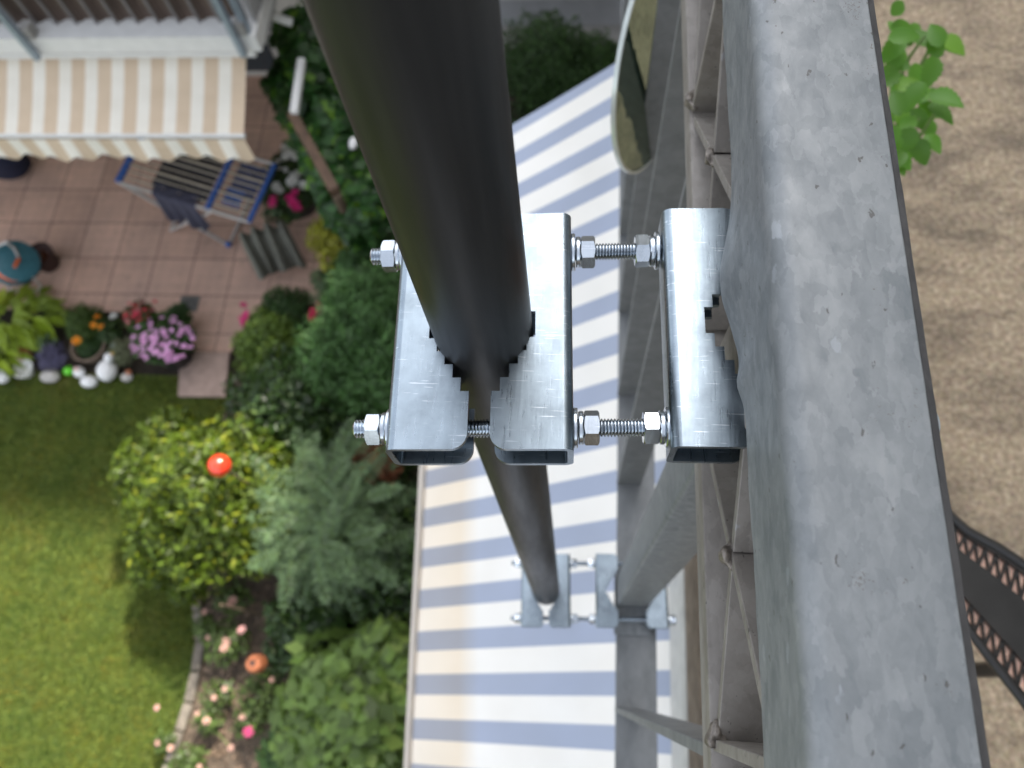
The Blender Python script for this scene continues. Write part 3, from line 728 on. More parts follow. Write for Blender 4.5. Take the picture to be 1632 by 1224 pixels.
# fresh big-leaved shrub at bottom centre
shrub('hydrangea_shrub', 'shrub', 'fresh green broad-leaved shrub at the bottom beside the awning edge', (575, 1135), .75, .62, 3600, .15, .10, BRIGHT, spread=.7, k=8, up=1.0,
      extra=[(tuple(G(500, 1180, .6)), (.3, .3, .3), 500), (tuple(G(610, 1050, .8)), (.28, .28, .28), 450)])
shrub('hydrangea_shrub', 'shrub', 'darker broad-leaved shrub at the lower edge of the picture left of the fresh green shrub', (480, 1215), .45, .33, 1500, .10, .065, GREEN, spread=.7, up=.9)
# round bushes at top
shrub('round_bush', 'bush', 'larger round dark green bush in front of the pale wall at the top', (868, 100), .75, .56, 15000, .05, .02, DGREEN, spread=.45, k=7, flat=1.0)
shrub('round_bush', 'bush', 'smaller green bush beside the larger round one, next to the railing', (946, 95), .6, .36, 6000, .05, .022, GREEN, spread=.5)
shrub('dark_shrub', 'shrub', 'dark green plants under the corner of the blue striped awning beside the pole', (880, 180), .3, .5, 5000, .06, .03, DGREEN, spread=.6)
# vine on posts
def vine():
    o = empty('climbing_vine', tuple(G(545, 250, 0)), 'green climbing vine with some lime leaves left of the black pole', 'vine')
    lb = []
    for (u, v, R, n) in [(482, 60, .28, 900), (492, 110, .28, 1000), (500, 160, .3, 1100), (520, 200, .3, 1100), (530, 240, .3, 1100), (548, 280, .3, 1100), (565, 320, .28, 900), (450, 140, .16, 350), (512, 135, .3, 900), (590, 300, .25, 700), (560, 215, .25, 700), (575, 350, .22, 500)]:
        c = G(u, v, 1.9); lb.append((tuple(c), (R, R, R), n))
    foliage('foliage', lb, .12, .10, IVY, o, up=.8)
    stems(o, tuple(G(545, 250, 0)), [l[0] for l in lb[1:8:2]], .02)
vine()
pg = empty('pergola', tuple(G(480, 200, 0)), 'narrow pergola frame with a white bar and brown beam carrying the vine', 'pergola')
a = G(481, 95, 2.35); b = G(469, 180, 2.35); MB().bar(a, b, .06, .05).build('white_bar', M_WHITE, pg, bevel=.004)
c = G(466, 182, 2.3); d = G(534, 305, 2.3); MB().bar(c, d, .08, .07).build('beam', simple('brown_timber', (.11, .065, .04), .7, 0, .3, 12), pg, bevel=.005)
MB().tube([c - Vector((0, 0, .04)), (c.x, c.y, 0)], .04, 10).build('post', M_BARK, pg, smooth=40)
MB().tube([d - Vector((0, 0, .04)), (d.x, d.y, 0)], .04, 10).build('post', M_BARK, pg, smooth=40)

# ------------------------------------------------------------------ FLOWERS
def petalm(name, c, var=.2): return simple(name, c, .6, 0, var, 40)
M_PINK = petalm('petal_pink', (.72, .36, .62)); M_MAG = petalm('petal_magenta', (.75, .04, .25)); M_RED = petalm('petal_crimson', (.55, .015, .05))
M_WHT = petalm('petal_white', (.80, .80, .76), .05); M_ORA = petalm('petal_orange', (.85, .32, .01)); M_ROSE = petalm('petal_rose', (.80, .45, .42)); M_LAV = petalm('petal_lavender', (.22, .18, .42))
FL = {}
def flower_mesh(kind, m):
    key = (kind, m.name)
    if key in FL: return FL[key]
    mb = MB()
    if kind == 'open':
        for k in range(5):
            a = 2 * math.pi * k / 5; ca, sa = math.cos(a), math.sin(a)
            def q(r, t_, z): return (r * math.cos(a + t_), r * math.sin(a + t_), z)
            mb.add([(0, 0, -.15), q(.5, -.5, .02), q(1.0, -.42, .08), q(1.08, 0, .02), q(1.0, .42, .08), q(.5, .5, .02)], [(0, 1, 2, 3), (0, 3, 4, 5)])
    else:
        for ring, (n, r, z, tilt) in enumerate(((9, 1.0, 0, .15), (8, .78, .18, .4), (6, .5, .34, .8), (4, .25, .45, 1.2))):
            for k in range(n):
                a = 2 * math.pi * k / n + ring * .4; r1 = r; zz = z + tilt * .3
                def q(rr, t_, z_): return (rr * math.cos(a + t_), rr * math.sin(a + t_), z_)
                w_ = 3.4 / n / 2 * 1.2
                mb.add([q(.05, 0, z - .1), q(r1 * .6, -w_, z + .02), q(r1, -w_ * .7, zz), q(r1 * 1.05, 0, zz - .04), q(r1, w_ * .7, zz), q(r1 * .6, w_, z + .02)], [(0, 1, 2, 3), (0, 3, 4, 5)])
    me = bpy.data.meshes.new('flower'); me.from_pydata(mb.v, [], mb.f); me.materials.append(m); me.update(); FL[key] = me
    return me
def flower(parent, loc, r, kind, m):
    o = bpy.data.objects.new('flower', flower_mesh(kind, m)); col.objects.link(o)
    o.parent = parent; pl_ = Vector(parent.location); o.location = Vector(loc) - pl_
    o.scale = (r, r, r); o.rotation_euler = (random.uniform(-.5, .5), random.uniform(-.5, .5), random.uniform(0, 6))
    return o
# pink petunias in a pot
M_TERRA = simple('terracotta', (.42, .15, .07), .8, 0, .2, 25)
M_BLK = simple('black_plastic', (.02, .02, .022), .4, 0, .2, 20)
def potted(name, cat, label, px, z, potr, poth, potm, lobes, leafmat, L, W, up=.6):
    c = G(px[0], px[1], z); o = empty(name, (c.x, c.y, 0), label, cat)
    T = Matrix.Translation((c.x, c.y, 0)); MB().lathe([(.001, .002), (potr * .75, .002), (potr, poth), (potr * 1.06, poth), (potr * 1.06, poth - .03), (potr * .9, poth - .03), (.001, poth - .04)], 28, T).build('pot', potm, o, smooth=40)
    foliage('foliage', lobes, L, W, leafmat, o, up=up)
    return o
c = G(258, 540, .45)
pk = potted('petunia_pot', 'potted plant', 'round pot overflowing with pale pink petunias beside the stepping slab', (258, 545), .4, .2, .34, M_BLK, [(tuple(G(258, 540, .42)), (.33, .27, .16), 2600)], GREEN, .05, .03)
for i in range(84):
    a = random.uniform(0, 6.283); rr = math.sqrt(random.random()); fx = 258 + 52 * rr * math.cos(a); fy = 541 + 38 * rr * math.sin(a)
    flower(pk, G(fx, fy, .60 - .12 * rr * rr + random.uniform(-.02, .03)), random.uniform(.022, .032), 'open', M_PINK)
# red begonia behind
bg_ = potted('begonia_pot', 'potted plant', 'pot of dusty red begonias between the white bloom and the pink petunias', (222, 505), .3, .13, .2, M_TERRA, [(tuple(G(222, 503, .3)), (.16, .15, .12), 900)], leafm('leaf_bronze', (.10, .09, .03), .5), .05, .035)
for i in range(26): flower(bg_, G(222 + random.gauss(0, 13), 500 + random.gauss(0, 10), .42), .020, 'open', M_RED if i % 3 else petalm('petal_dusty_red', (.5, .12, .14)))
# fuchsia behind petunias
shrub('small_bush', 'plant', 'small dark leafy plant between petunias and the drain grate', (283, 503), .3, .15, 1200, .04, .02, DGREEN)
# hosta
def hosta(name, label, px, n, R, m, L=.26, W=.12):
    c = G(px[0], px[1], 0); o = empty(name, tuple(c), label, 'plant')
    V = MB()
    for i in range(n):
        a = random.uniform(0, 6.283); r0 = random.random(); dirn = Vector((math.cos(a), math.sin(a), 0)); s = Vector((-dirn.y, dirn.x, 0))
        z0 = .34 - .2 * r0 + random.uniform(-.03, .03); p = c + dirn * R * (.15 + .75 * r0) + Vector((random.uniform(-.05, .05), random.uniform(-.05, .05), z0)); l = L * random.uniform(.7, 1.1); ww = W * random.uniform(.8, 1.1)
        V.add([p, p + dirn * l * .3 + s * ww * .45 + Vector((0, 0, .03)), p + dirn * l * .65 + s * ww * .4 + Vector((0, 0, .01)), p + dirn * l - Vector((0, 0, .06)), p + dirn * l * .65 - s * ww * .4 + Vector((0, 0, .01)), p + dirn * l * .3 - s * ww * .45 + Vector((0, 0, .03)), p + dirn * l * .5 - Vector((0, 0, .005))],
              [(0, 1, 6), (1, 2, 6), (2, 3, 6), (3, 4, 6), (4, 5, 6), (5, 0, 6)])
    V.build('foliage', m, o)
    mb = MB()
    for i in range(12):
        a = random.uniform(0, 6.28); mb.tube([c, c + Vector((math.cos(a) * R * .5, math.sin(a) * R * .5, .25))], [.006, .004], 5, False)
    mb.build('stem', M_STEMG, o)
    return o
hosta('hosta', 'large lime yellow hosta at the left edge below the hose reel', (40, 530), 80, .42, LIME)
hosta('hosta', 'smaller lime hosta leaves left of the orange marigolds', (80, 520), 34, .2, LIME, .2, .09)
hosta('hosta', 'lime hosta leaves low by the white ornaments at the left edge', (18, 575), 30, .2, LIME, .2, .09)
shrub('mossy_mound_plant', 'plant', 'rounded dark green mound plant between the hosta and the marigolds', (132, 512), .25, .23, 3600, .035, .014, leafm('leaf_moss', (.06, .11, .012), .4), spread=.5)
shrub('ground_plant', 'plant', 'dark leafy plant around the orange marigolds', (165, 525), .12, .2, 1500, .04, .02, DARK, spread=.5)
shrub('lavender_plant', 'plant', 'greyish purple lavender clump behind the white ornaments', (80, 567), .16, .16, 900, .06, .008, leafm('leaf_lavender', (.15, .14, .24), .3), up=1.0)
shrub('grey_green_plant', 'plant', 'small grey-green plant between the hosta and the lavender', (70, 545), .14, .14, 700, .04, .02, BLUEG)
shrub('grey_green_plant', 'plant', 'pale grey-green low plant left of the pink petunias', (192, 560), .14, .17, 1100, .04, .012, leafm('leaf_pale_olive', (.20, .22, .12), .3))
def marigold(name, label, pts):
    c = G(*pts[0]); o = empty(name, (c.x, c.y, 0), label, 'flower', None)
    mb = MB()
    for (u, v) in pts:
        q = G(u, v, .32); flower(o, q, .036 if len(pts) > 1 else .05, 'full', M_ORA); mb.tube([(q.x, q.y, 0), q], [.004, .003], 5, False)
    mb.build('stem', M_STEMG, o)
marigold('marigold', 'cluster of orange marigold blooms left of the white bloom', [(155, 505), (149, 518), (161, 521)])
marigold('marigold', 'single large orange yellow marigold above the lavender', [(122, 543)])
q = G(181, 504, .3); o = empty('white_flower', (q.x, q.y, 0), 'single round white bloom at the patio edge beside the begonias', 'flower'); flower(o, q, .045, 'full', M_WHT); MB().tube([(q.x, q.y, 0), q], .003, 5).build('stem', M_STEMG, o)
for lab, pts, m in (('magenta geranium blooms left of the dark dome bush', [(388, 486), (392, 500), (386, 508), (394, 505), (389, 515)], M_MAG), ('crimson blooms at the right side of the dark dome bush', [(510, 483), (498, 495), (495, 502), (502, 497), (498, 508)], petalm('petal_geranium', (.70, .03, .12)))):
    q = G(pts[0][0], pts[0][1], .4); o = empty('geranium', (q.x, q.y, 0), lab, 'flower'); mb = MB()
    for (u, v) in pts:
        z = .62; p = G(u, v, z); flower(o, p, .038, 'full', m); mb.tube([(q.x, q.y, 0), p], [.004, .003], 5, False)
    mb.build('stem', M_STEMG, o)
# planter with white and crimson flowers
pc = G(462, 285, .5)
pt = potted('flower_tub', 'potted plant', 'dark tub of white and crimson flowers next to the drying rack', (462, 290), .4, .26, .38, M_BLK, [(tuple(G(465, 292, .45)), (.36, .5, .2), 3600)], DARK, .055, .03)
for (u, v) in [(468, 286), (440, 297), (484, 295), (474, 279), (444, 303), (464, 290)]: flower(pt, G(u, v, .72), .055, 'full', M_WHT)
for (u, v) in [(470, 308), (436, 318), (466, 322), (474, 333), (462, 316), (471, 325), (434, 324)]: flower(pt, G(u, v, .72), .055, 'full', M_MAG)
for i in range(34): flower(pt, G(464 + random.gauss(0, 11), 245 + random.gauss(0, 15), .72), .026, 'open', M_WHT)

# stones / ornaments / small things on the bed edge
M_STONE = simple('pale_stone', (.42, .40, .37), .8, 0, .2, 14)
M_WPORC = simple('white_porcelain', (.80, .80, .79), .3, 0, .04, 10)
def ornament(name, cat, label, px, r, m, sq=(1, 1, .9), parts=None, group=None):
    c = G(px[0], px[1], r); o = empty(name, (c.x, c.y, 0), label, cat, group)
    MB().blob((c.x, c.y, r * sq[2] * .95), r, 3, .05, sq).build('body', m, o, smooth=80)
    if parts:
        for (dx, dy, dz, rr, mm, nm) in parts: MB().blob((c.x + dx, c.y + dy, r * sq[2] + dz), rr, 2, .03).build(nm, mm, o, smooth=80)
    return o
OR = 'garden ornaments along the bed edge'
M_YEL = simple('yellow_paint', (.75, .45, .03), .5)
ornament('duck_figure', 'ornament', 'large white duck figure with a yellow beak below the petunia pot', (171, 590), .105, M_WPORC, (.9, 1.15, 1), [(.05, .10, .10, .05, M_WPORC, 'head'), (.08, .145, .10, .02, M_YEL, 'beak')], OR)
ornament('goose_figure', 'ornament', 'white oval goose figure lying lowest in the row of ornaments', (140, 607), .08, M_WPORC, (1.1, .8, .8), [(-.07, .07, .05, .035, M_WPORC, 'head')], OR)
ornament('white_ornament', 'ornament', 'small white round ornament beside the lime green ball', (126, 593), .06, M_WPORC, (1, 1, 1), [(0, .01, .05, .03, simple('pinkish_glaze', (.7, .5, .45), .4), 'top')], OR)
ornament('green_ball', 'ornament', 'small bright lime green ball in the bed edge', (109, 591), .048, simple('lime_plastic', (.14, .62, .03), .3), (1, 1, 1), None, OR)
ornament('stone', 'stone', 'grey stone between the white crescent bowl and the green ball', (76, 597), .095, M_STONE, (1.1, .8, .6), None, OR)
ornament('stone', 'stone', 'grey stone at the right end of the ornament row next to an orange leaf', (200, 600), .06, M_STONE, (1.1, .8, .6), [(.02, .05, .02, .03, M_TERRA, 'leaf')], OR)
ornament('white_ornament', 'ornament', 'white ornament cut by the left edge of the picture', (3, 598), .08, M_WPORC, (1, 1, .8), None, OR)
ornament('gnome_figure', 'ornament', 'terracotta and white figure under the lime hosta at the left', (36, 560), .085, M_TERRA, (1.2, .8, 1), [(-.06, .05, .05, .045, M_WPORC, 'head'), (.03, -.09, .04, .045, simple('pale_pink_glaze', (.6, .45, .38), .5), 'base')], OR)
ornament('silver_ball', 'ornament', 'small shiny silver ball below the terracotta figure', (36, 575), .04, simple('mirror_silver', (.8, .8, .85), .08, 1.0), (1, 1, 1), None, OR)
ornament('glass_ball', 'ornament', 'tiny pale blue glass ball between the lavender and petunias', (182, 550), .035, simple('pale_blue_glass', (.5, .6, .75), .1), (1, 1, 1), None, OR)
c = G(47, 594, 0)
def bowl(c, r, h, m, o, nm='bowl'):
    MB().lathe([(.001, 0.003), (r * .6, .003), (r, h), (r * .92, h), (r * .5, .03), (.001, .03)], 28, Matrix.Translation((c.x, c.y, 0))).build(nm, m, o, smooth=40)
o = empty('white_bowl', (c.x, c.y, 0), 'white bowl seen as a crescent in front of the lavender', 'bowl', OR); bowl(c, .11, .12, M_WPORC, o)
o['label'] = 'white round bowl in the ornament row in front of the lavender'
# ring of dead grass / planter ring
c = G(150, 558, 0); o = empty('planter_ring', (c.x, c.y, 0), 'round dull planter ring with a dark green tuft under the marigolds', 'planter')
MB().lathe([(.16, 0.003), (.185, .12), (.165, .12), (.15, .05)], 32, Matrix.Translation((c.x, c.y, 0))).build('ring', simple('dull_clay', (.20, .15, .11), .9), o, smooth=40)
foliage('foliage', [((c.x, c.y, .1), (.13, .13, .09), 1500)], .05, .012, DGREEN, o, up=.9)

# stepping slab, stones, drain
sp = [G(287, 560, .05), G(365, 561, .05), G(359, 632, .05), G(283, 631, .05)]
sl_ = MB().prism([(p.x, p.y) for p in sp][::-1], .004, .05).build('stepping_slab', simple('pinkish_concrete', (.40, .29, .24), .85, 0, .15, 14, bmp=.2), bevel=.008); tag(sl_, 'square pinkish paving slab lying between patio and lawn', 'paving slab')
sp = [G(372, 628, .05), G(386, 628, .05), G(384, 655, .05), G(366, 657, .05)]
sl_ = MB().prism([(p.x, p.y) for p in sp][::-1], .0, .05).build('border_stone', simple('sandstone', (.42, .31, .22), .85, 0, .15, 14), bevel=.008); tag(sl_, 'small sand coloured border stone beside the dark blue stone', 'stone')
ornament('blue_stone', 'stone', 'dark blue glazed stone beside the small sand coloured stone', (389, 644), .06, simple('dark_blue_glaze', (.015, .04, .22), .25), (.7, 1.2, 1))
ornament('stone', 'stone', 'flat grey-brown stone right of the dark blue stone under the shrub', (428, 664), .12, M_STONE, (1.2, .35, .5))
gc = G(302, 485, 0); dr = empty('drain_grate', (gc.x, gc.y, 0), 'grey square drain grate set in the patio above the petunias', 'drain grate')
M_GRATE = simple('grate_steel', (.22, .22, .21), .5, .5)
mb = MB()
g0 = G(288, 497, 0); x0, x1, y0, y1 = gc.x - .105, gc.x + .105, gc.y - .09, gc.y + .09
mb.box(x0, x1, y0, y0 + .015, .005, .016); mb.box(x0, x1, y1 - .015, y1, .005, .016); mb.box(x0, x0 + .015, y0 + .015, y1 - .015, .005, .016); mb.box(x1 - .015, x1, y0 + .015, y1 - .015, .005, .016)
mb.build('frame', M_GRATE, dr)
mb = MB()
for i in range(8):
    x = x0 + .022 + i * .0225; mb.box(x, x + .010, y0 + .016, y1 - .016, .006, .013)
for i in range(6):
    y = y0 + .030 + i * .0245; mb.box(x0 + .016, x1 - .016, y, y + .007, .0135, .0155)
mb.build('grid', M_GRATE, dr)
MB().box(x0 + .016, x1 - .016, y0 + .016, y1 - .016, .0045, .0055).build('recess', M_BLK, dr)
# stone lawn edging
ed = empty('lawn_edging', tuple(G(322, 1010, 0)), 'line of grey edging stones between the lawn and the rose bed', 'edging')
pts = [G(u, v, 0) for u, v in ((258, 1260), (272, 1215), (288, 1165), (303, 1120), (314, 1070), (322, 1020), (317, 975), (314, 935))]
M_EDGE = simple('edging_stone', (.18, .155, .125), .9, 0, .35, 12)
for i in range(len(pts) - 1):
    a, b = pts[i], pts[i + 1]; d = (b - a); a2 = a + d * .03; b2 = b - d * .03
    MB().bar(a2 + Vector((0, 0, .02)), b2 + Vector((0, 0, .02)), .085, .05).build('edging_stone', M_EDGE, ed, bevel=.01)

# red glass ball on a stick
q = G(350, 742, 1.75); rb = empty('garden_ball', (q.x, q.y, 0), 'glossy red glass ball on a stick inside the yellow-green shrub', 'garden ball')
mr, _t, _b = new_mat('red_glass'); _b.inputs['Base Color'].default_value = (.75, .05, .02, 1); _b.inputs['Roughness'].default_value = .12; _b.inputs['Coat Weight'].default_value = .6
MB().lathe([(.085 * math.sin(math.pi * k / 20) + 1e-5, q.z - .085 * math.cos(math.pi * k / 20)) for k in range(21)], 32, Matrix.Translation((q.x, q.y, 0))).build('ball', mr, rb, smooth=80)
MB().tube([(q.x, q.y, 0), (q.x, q.y, q.z - .08)], .01, 8).build('stick', M_BARK, rb, smooth=50)
# terracotta bell on a stick + stick
q = G(402, 1057, .75); tp = empty('garden_torch', (q.x, q.y, 0), 'upturned orange terracotta pot on a stick in the rose bed', 'ornament')
MB().lathe([(.022, q.z), (.060, q.z - .02), (.072, q.z - .05), (.075, q.z - .12), (.066, q.z - .12)], 28, Matrix.Translation((q.x, q.y, 0))).build('pot', simple('orange_terracotta', (.42, .14, .06), .7, 0, .25, 20), tp, smooth=40)
MB().lathe([(.001, q.z - .005), (.021, q.z - .003), (.023, q.z - .02)], 20, Matrix.Translation((q.x, q.y, 0))).build('hole', M_BLK, tp)
MB().tube([(q.x, q.y, 0), (q.x, q.y, q.z - .03)], .009, 8).build('stick', M_BARK, tp)
q = G(352, 964, 1.2); st_ = MB().tube([(q.x, q.y, 0), (q.x, q.y, q.z)], .011, 8).build('rose_stake', M_BARK, smooth=50); tag(st_, 'thin dark stake beside the uppermost roses in the bed', 'stake')

# roses
def rose(label, px, fl, R=.16, n=420, z=.3):
    c = G(px[0], px[1], 0); o = empty('rose_bush', tuple(c), label, 'rose bush', 'rose bushes in the bed')
    foliage('foliage', [(tuple(G(px[0], px[1], z)), (R, R, R * .8), n)], .045, .026, leafm('leaf_rose', (.09, .14, .03), .45), o, up=.7)
    mb = MB()
    for (u, v, m_, r) in fl:
        q = G(u, v, z + R * .7); flower(o, q, r * .8, 'full', m_); mb.tube([c, c.lerp(q, .5) + Vector((.02, 0, .03)), q], [.005, .004, .003], 5, False)
    for k in range(4):
        a = random.uniform(0, 6.28); mb.tube([c, c + Vector((math.cos(a) * R * .7, math.sin(a) * R * .7, z))], [.006, .003], 5, False)
    mb.build('stem', M_STEMG, o)
M_PALE = petalm('petal_pale_pink', (.62, .38, .31), .15); M_HOT = petalm('petal_hot_pink', (.75, .10, .28))
rose('rose bush with pale pink blooms beside the thin dark stake', (370, 950), [(371, 957, M_PALE, .05), (366, 962, M_PALE, .04)], .17, 420)
rose('rose bush with several pink blooms above the terracotta pot', (362, 1025), [(385, 1004, M_ROSE, .05), (360, 1022, M_PALE, .05), (357, 1033, M_PALE, .045)], .2, 520)
rose('rose bush with pale blooms at the lawn edging', (325, 1000), [(314, 963, M_PALE, .035), (326, 975, M_PALE, .035), (332, 1016, M_PALE, .03)], .12, 200)
rose('rose bush with one hot pink bloom at the lower bed', (400, 1145), [(396, 1166, M_HOT, .055), (386, 1143, M_PALE, .035)], .17, 300, .25)
rose('green rose bush with small pale buds just below the terracotta pot', (420, 1105), [(358, 1098, M_PALE, .03), (433, 1083, M_PALE, .03)], .2, 560)
rose('rose bush with pale blooms near the bottom of the edging', (330, 1150), [(329, 1149, M_PALE, .04), (314, 1138, M_PALE, .03), (368, 1192, M_PALE, .035)], .12, 200, .2)
rose('small rose shoot with two pink blooms standing on the lawn side', (262, 1180), [(250, 1128, M_ROSE, .032), (251, 1184, M_PALE, .035), (272, 1192, M_PALE, .035)], .10, 160, .2)
rose('sparse green rose bush left of the dark low shrub', (345, 1110), [(341, 1112, M_PALE, .03)], .15, 240, .2)
rose('low green rose bush at the very bottom beside the edging', (300, 1215), [(318, 1222, M_PALE, .03)], .16, 400, .2)
# twigs and fallen leaves on the soil
mb = MB()
for i in range(900):
    u = random.uniform(315, 520); v = random.uniform(930, 1224); c = G(u, v, .012); a = random.uniform(0, 6.28); d = Vector((math.cos(a), math.sin(a), random.uniform(-.1, .3))) * random.uniform(.015, .05); s = Vector((-d.y, d.x, 0)) * random.uniform(.2, .6)
    mb.add([c, c + d * .5 + s, c + d, c + d * .5 - s], [(0, 1, 2, 3)])
o = mb.build('leaf_litter', leafm('dry_leaves', (.26, .18, .12), .5)); tag(o, 'dry leaves and twigs scattered over the bare soil of the rose bed', 'leaf litter', kind='stuff')
# low weeds in bed
# ------------------------------------------------------------------ GRASS
def grass():
    n = 90000
    x = rng.uniform(-6.9, -2.6, n); y = rng.uniform(-1.3, 2.75, n)
    ey = np.array([p.y for p in edge]); ex = np.array([p.x for p in edge]); o_ = np.argsort(ey)
    lim = np.interp(y, ey[o_], ex[o_]); k = x < lim - .02; x, y = x[k], y[k]; n = len(x)
    a = rng.uniform(0, 6.283, n); L = rng.uniform(.025, .06, n); ln = rng.uniform(.2, 1.0, n)
    b = np.stack([x, y, np.zeros(n)], 1); s = np.stack([np.cos(a), np.sin(a), np.zeros(n)], 1) * .0035
    t_ = b + np.stack([-np.sin(a) * L * ln, np.cos(a) * L * ln, L * .8], 1)
    V = np.stack([b - s, b + s, t_], 1).reshape(-1, 3)
    me = bpy.data.meshes.new('grass'); me.vertices.add(n * 3); me.vertices.foreach_set('co', V.astype(np.float32).ravel()); me.loops.add(n * 3); me.loops.foreach_set('vertex_index', np.arange(n * 3, dtype=np.int32))
    me.polygons.add(n); me.polygons.foreach_set('loop_start', np.arange(0, n * 3, 3, dtype=np.int32)); me.polygons.foreach_set('loop_total', np.full(n, 3, dtype=np.int32)); me.update(calc_edges=True)
    gm = leafm('grass_blade', (.072, .108, .004), .45, .75, .3, hue=(.21, .185, .02)); me.materials.append(gm)
    t = gm.node_tree; nn = N(t, 'ShaderNodeTexNoise', Scale=2.3, Detail=7.0, Roughness=.65); t.links.new(coords(t), nn.inputs[0]); rp = [q for q in t.nodes if q.type == 'VALTORGB'][0]
    mx = mix(t, rp.outputs[0], ramp(t, nn.outputs[0], [(.35, (.5, .75, .6)), (.5, (1, 1, 1)), (.66, (1.6, 1.15, 1.3))]), 1.0, 'MULTIPLY'); t.links.new(mx, t.nodes['Principled BSDF'].inputs['Base Color'])
    o = bpy.data.objects.new('grass', me); col.objects.link(o); tag(o, 'mown green grass blades of the lawn', 'grass', kind='stuff')
grass()

# ------------------------------------------------------------------ DRYING RACK
M_BLUE = simple('blue_plastic', (.045, .13, .42), .4, 0, .1, 10); M_WTUBE = simple('white_tube', (.62, .60, .58), .4, .2, .05, 10)
M_WIRE = simple('beige_wire', (.42, .37, .29), .5, .3, .1, 10)
RH = .95
A_ = G(183, 287, RH); B_ = G(375, 350, RH + .0); C_ = G(205, 243, RH); D_ = G(410, 255, RH)
rk = empty('drying_rack', tuple(G(300, 310, 0)), 'blue and white folding drying rack hung with dark laundry on the patio', 'drying rack')
# near edge a->e, far edge parallel, further under the awning
a0 = G(188, 290, RH); e0 = G(397, 354, RH); wv = (G(438, 262, RH) - e0)
a1 = a0 + wv; e1_ = e0 + wv
mid0 = a0.lerp(e0, (332 - 188) / (397 - 188)); mid1 = mid0 + wv
def slab(a, b, w_, h_, nm, m): return MB().bar(a, b, w_, h_).build(nm, m, rk, bevel=.004)
slab(a0, a1, .07, .03, 'end_bar', M_BLUE); slab(mid0, mid1, .055, .03, 'cross_bar', M_BLUE); slab(e0, e1_, .045, .03, 'end_bar', M_BLUE)
slab(a0 + Vector((0, 0, -.002)), e0 + Vector((0, 0, -.002)), .03, .02, 'side_tube', M_WTUBE); slab(a1, e1_, .03, .02, 'side_tube', M_WTUBE)
for k in range(1, 9):
    t_ = k / 9; p = a0 + wv * t_; q = e0 + wv * t_
    MB().tube([p, q], .010 if k % 3 else .016, 6).build('wire', M_WIRE, rk, smooth=60)
# legs
f1_ = G(272, 367, .02); f2_ = G(365, 391, .02)
t1 = mid0.lerp(a0, .25); 
MB().bar(a0.lerp(e0, .02), f2_, .03, .02).build('leg', M_WTUBE, rk); MB().bar(mid0.lerp(e0, .05) - Vector((0, 0, .03)), f1_, .03, .02).build('leg', M_WTUBE, rk)
MB().bar(f2_, f2_ + wv * .9, .025, .025).build('foot_bar', M_WTUBE, rk); MB().bar(f1_, f1_ + wv * .9, .025, .025).build('foot_bar', M_WTUBE, rk)
MB().blob(f2_ + Vector((0, 0, .02)), .035, 2, 0).build('foot_cap', M_BLUE, rk, smooth=80)
M_NAVY = simple('navy_cloth', (.012, .014, .035), .9, 0, .3, 30); M_JEANS = simple('blue_cloth', (.05, .07, .20), .9, 0, .5, 25); M_GREYC = simple('dark_grey_cloth', (.055, .055, .085), .9, 0, .3, 25)
def drape(name, label, p, q, n_w, drop, m, off=.012, pleat=.02, front=True):
    """cloth hanging over the rack between p and q (points on rack top), its front falling"""
    def f(a, b_):
        base = p.lerp(q, b_)
        w_ = n_w
        if a < .6:
            c = base + wv * (w_ * (1 - a / .6)) + Vector((0, 0, off + .004 * math.sin(b_ * 17 + a * 9)))
        else:
            k = (a - .6) / .4; c = base + Vector((0, 0, off - drop * k * (1 + .12 * math.sin(b_ * 11)))) - wv.normalized() * (.02 + pleat * math.sin(b_ * 22 + k * 2) * k + .02 * k)
        return c, (a, b_)
    o = cloth(name, f, 20, 40, m); tag(o, label, 'laundry', 'laundry on the drying rack'); return o
drape('laundry', 'large black garment draped over the rack wires', a0.lerp(e0, .22) + wv * .18, mid0.lerp(a0, .06) + wv * .18, .72, .05, M_NAVY, -.022)
drape('laundry', 'dark grey trousers hanging over the near tube of the rack', a0.lerp(e0, .27) + wv * .0, mid0.lerp(a0, .12) + wv * .0, .16, .42, M_GREYC, .012, .03)
drape('laundry', 'blue patterned cloth on the right half of the rack', mid0.lerp(e0, .22) + wv * .42, mid0.lerp(e0, .85) + wv * .42, .5, .04, M_JEANS, -.022)
drape('laundry', 'small royal blue cloth folded on the right half of the rack', mid0.lerp(e0, .2) + wv * .25, mid0.lerp(e0, .62) + wv * .25, .2, .03, M_BLUE, -.014)

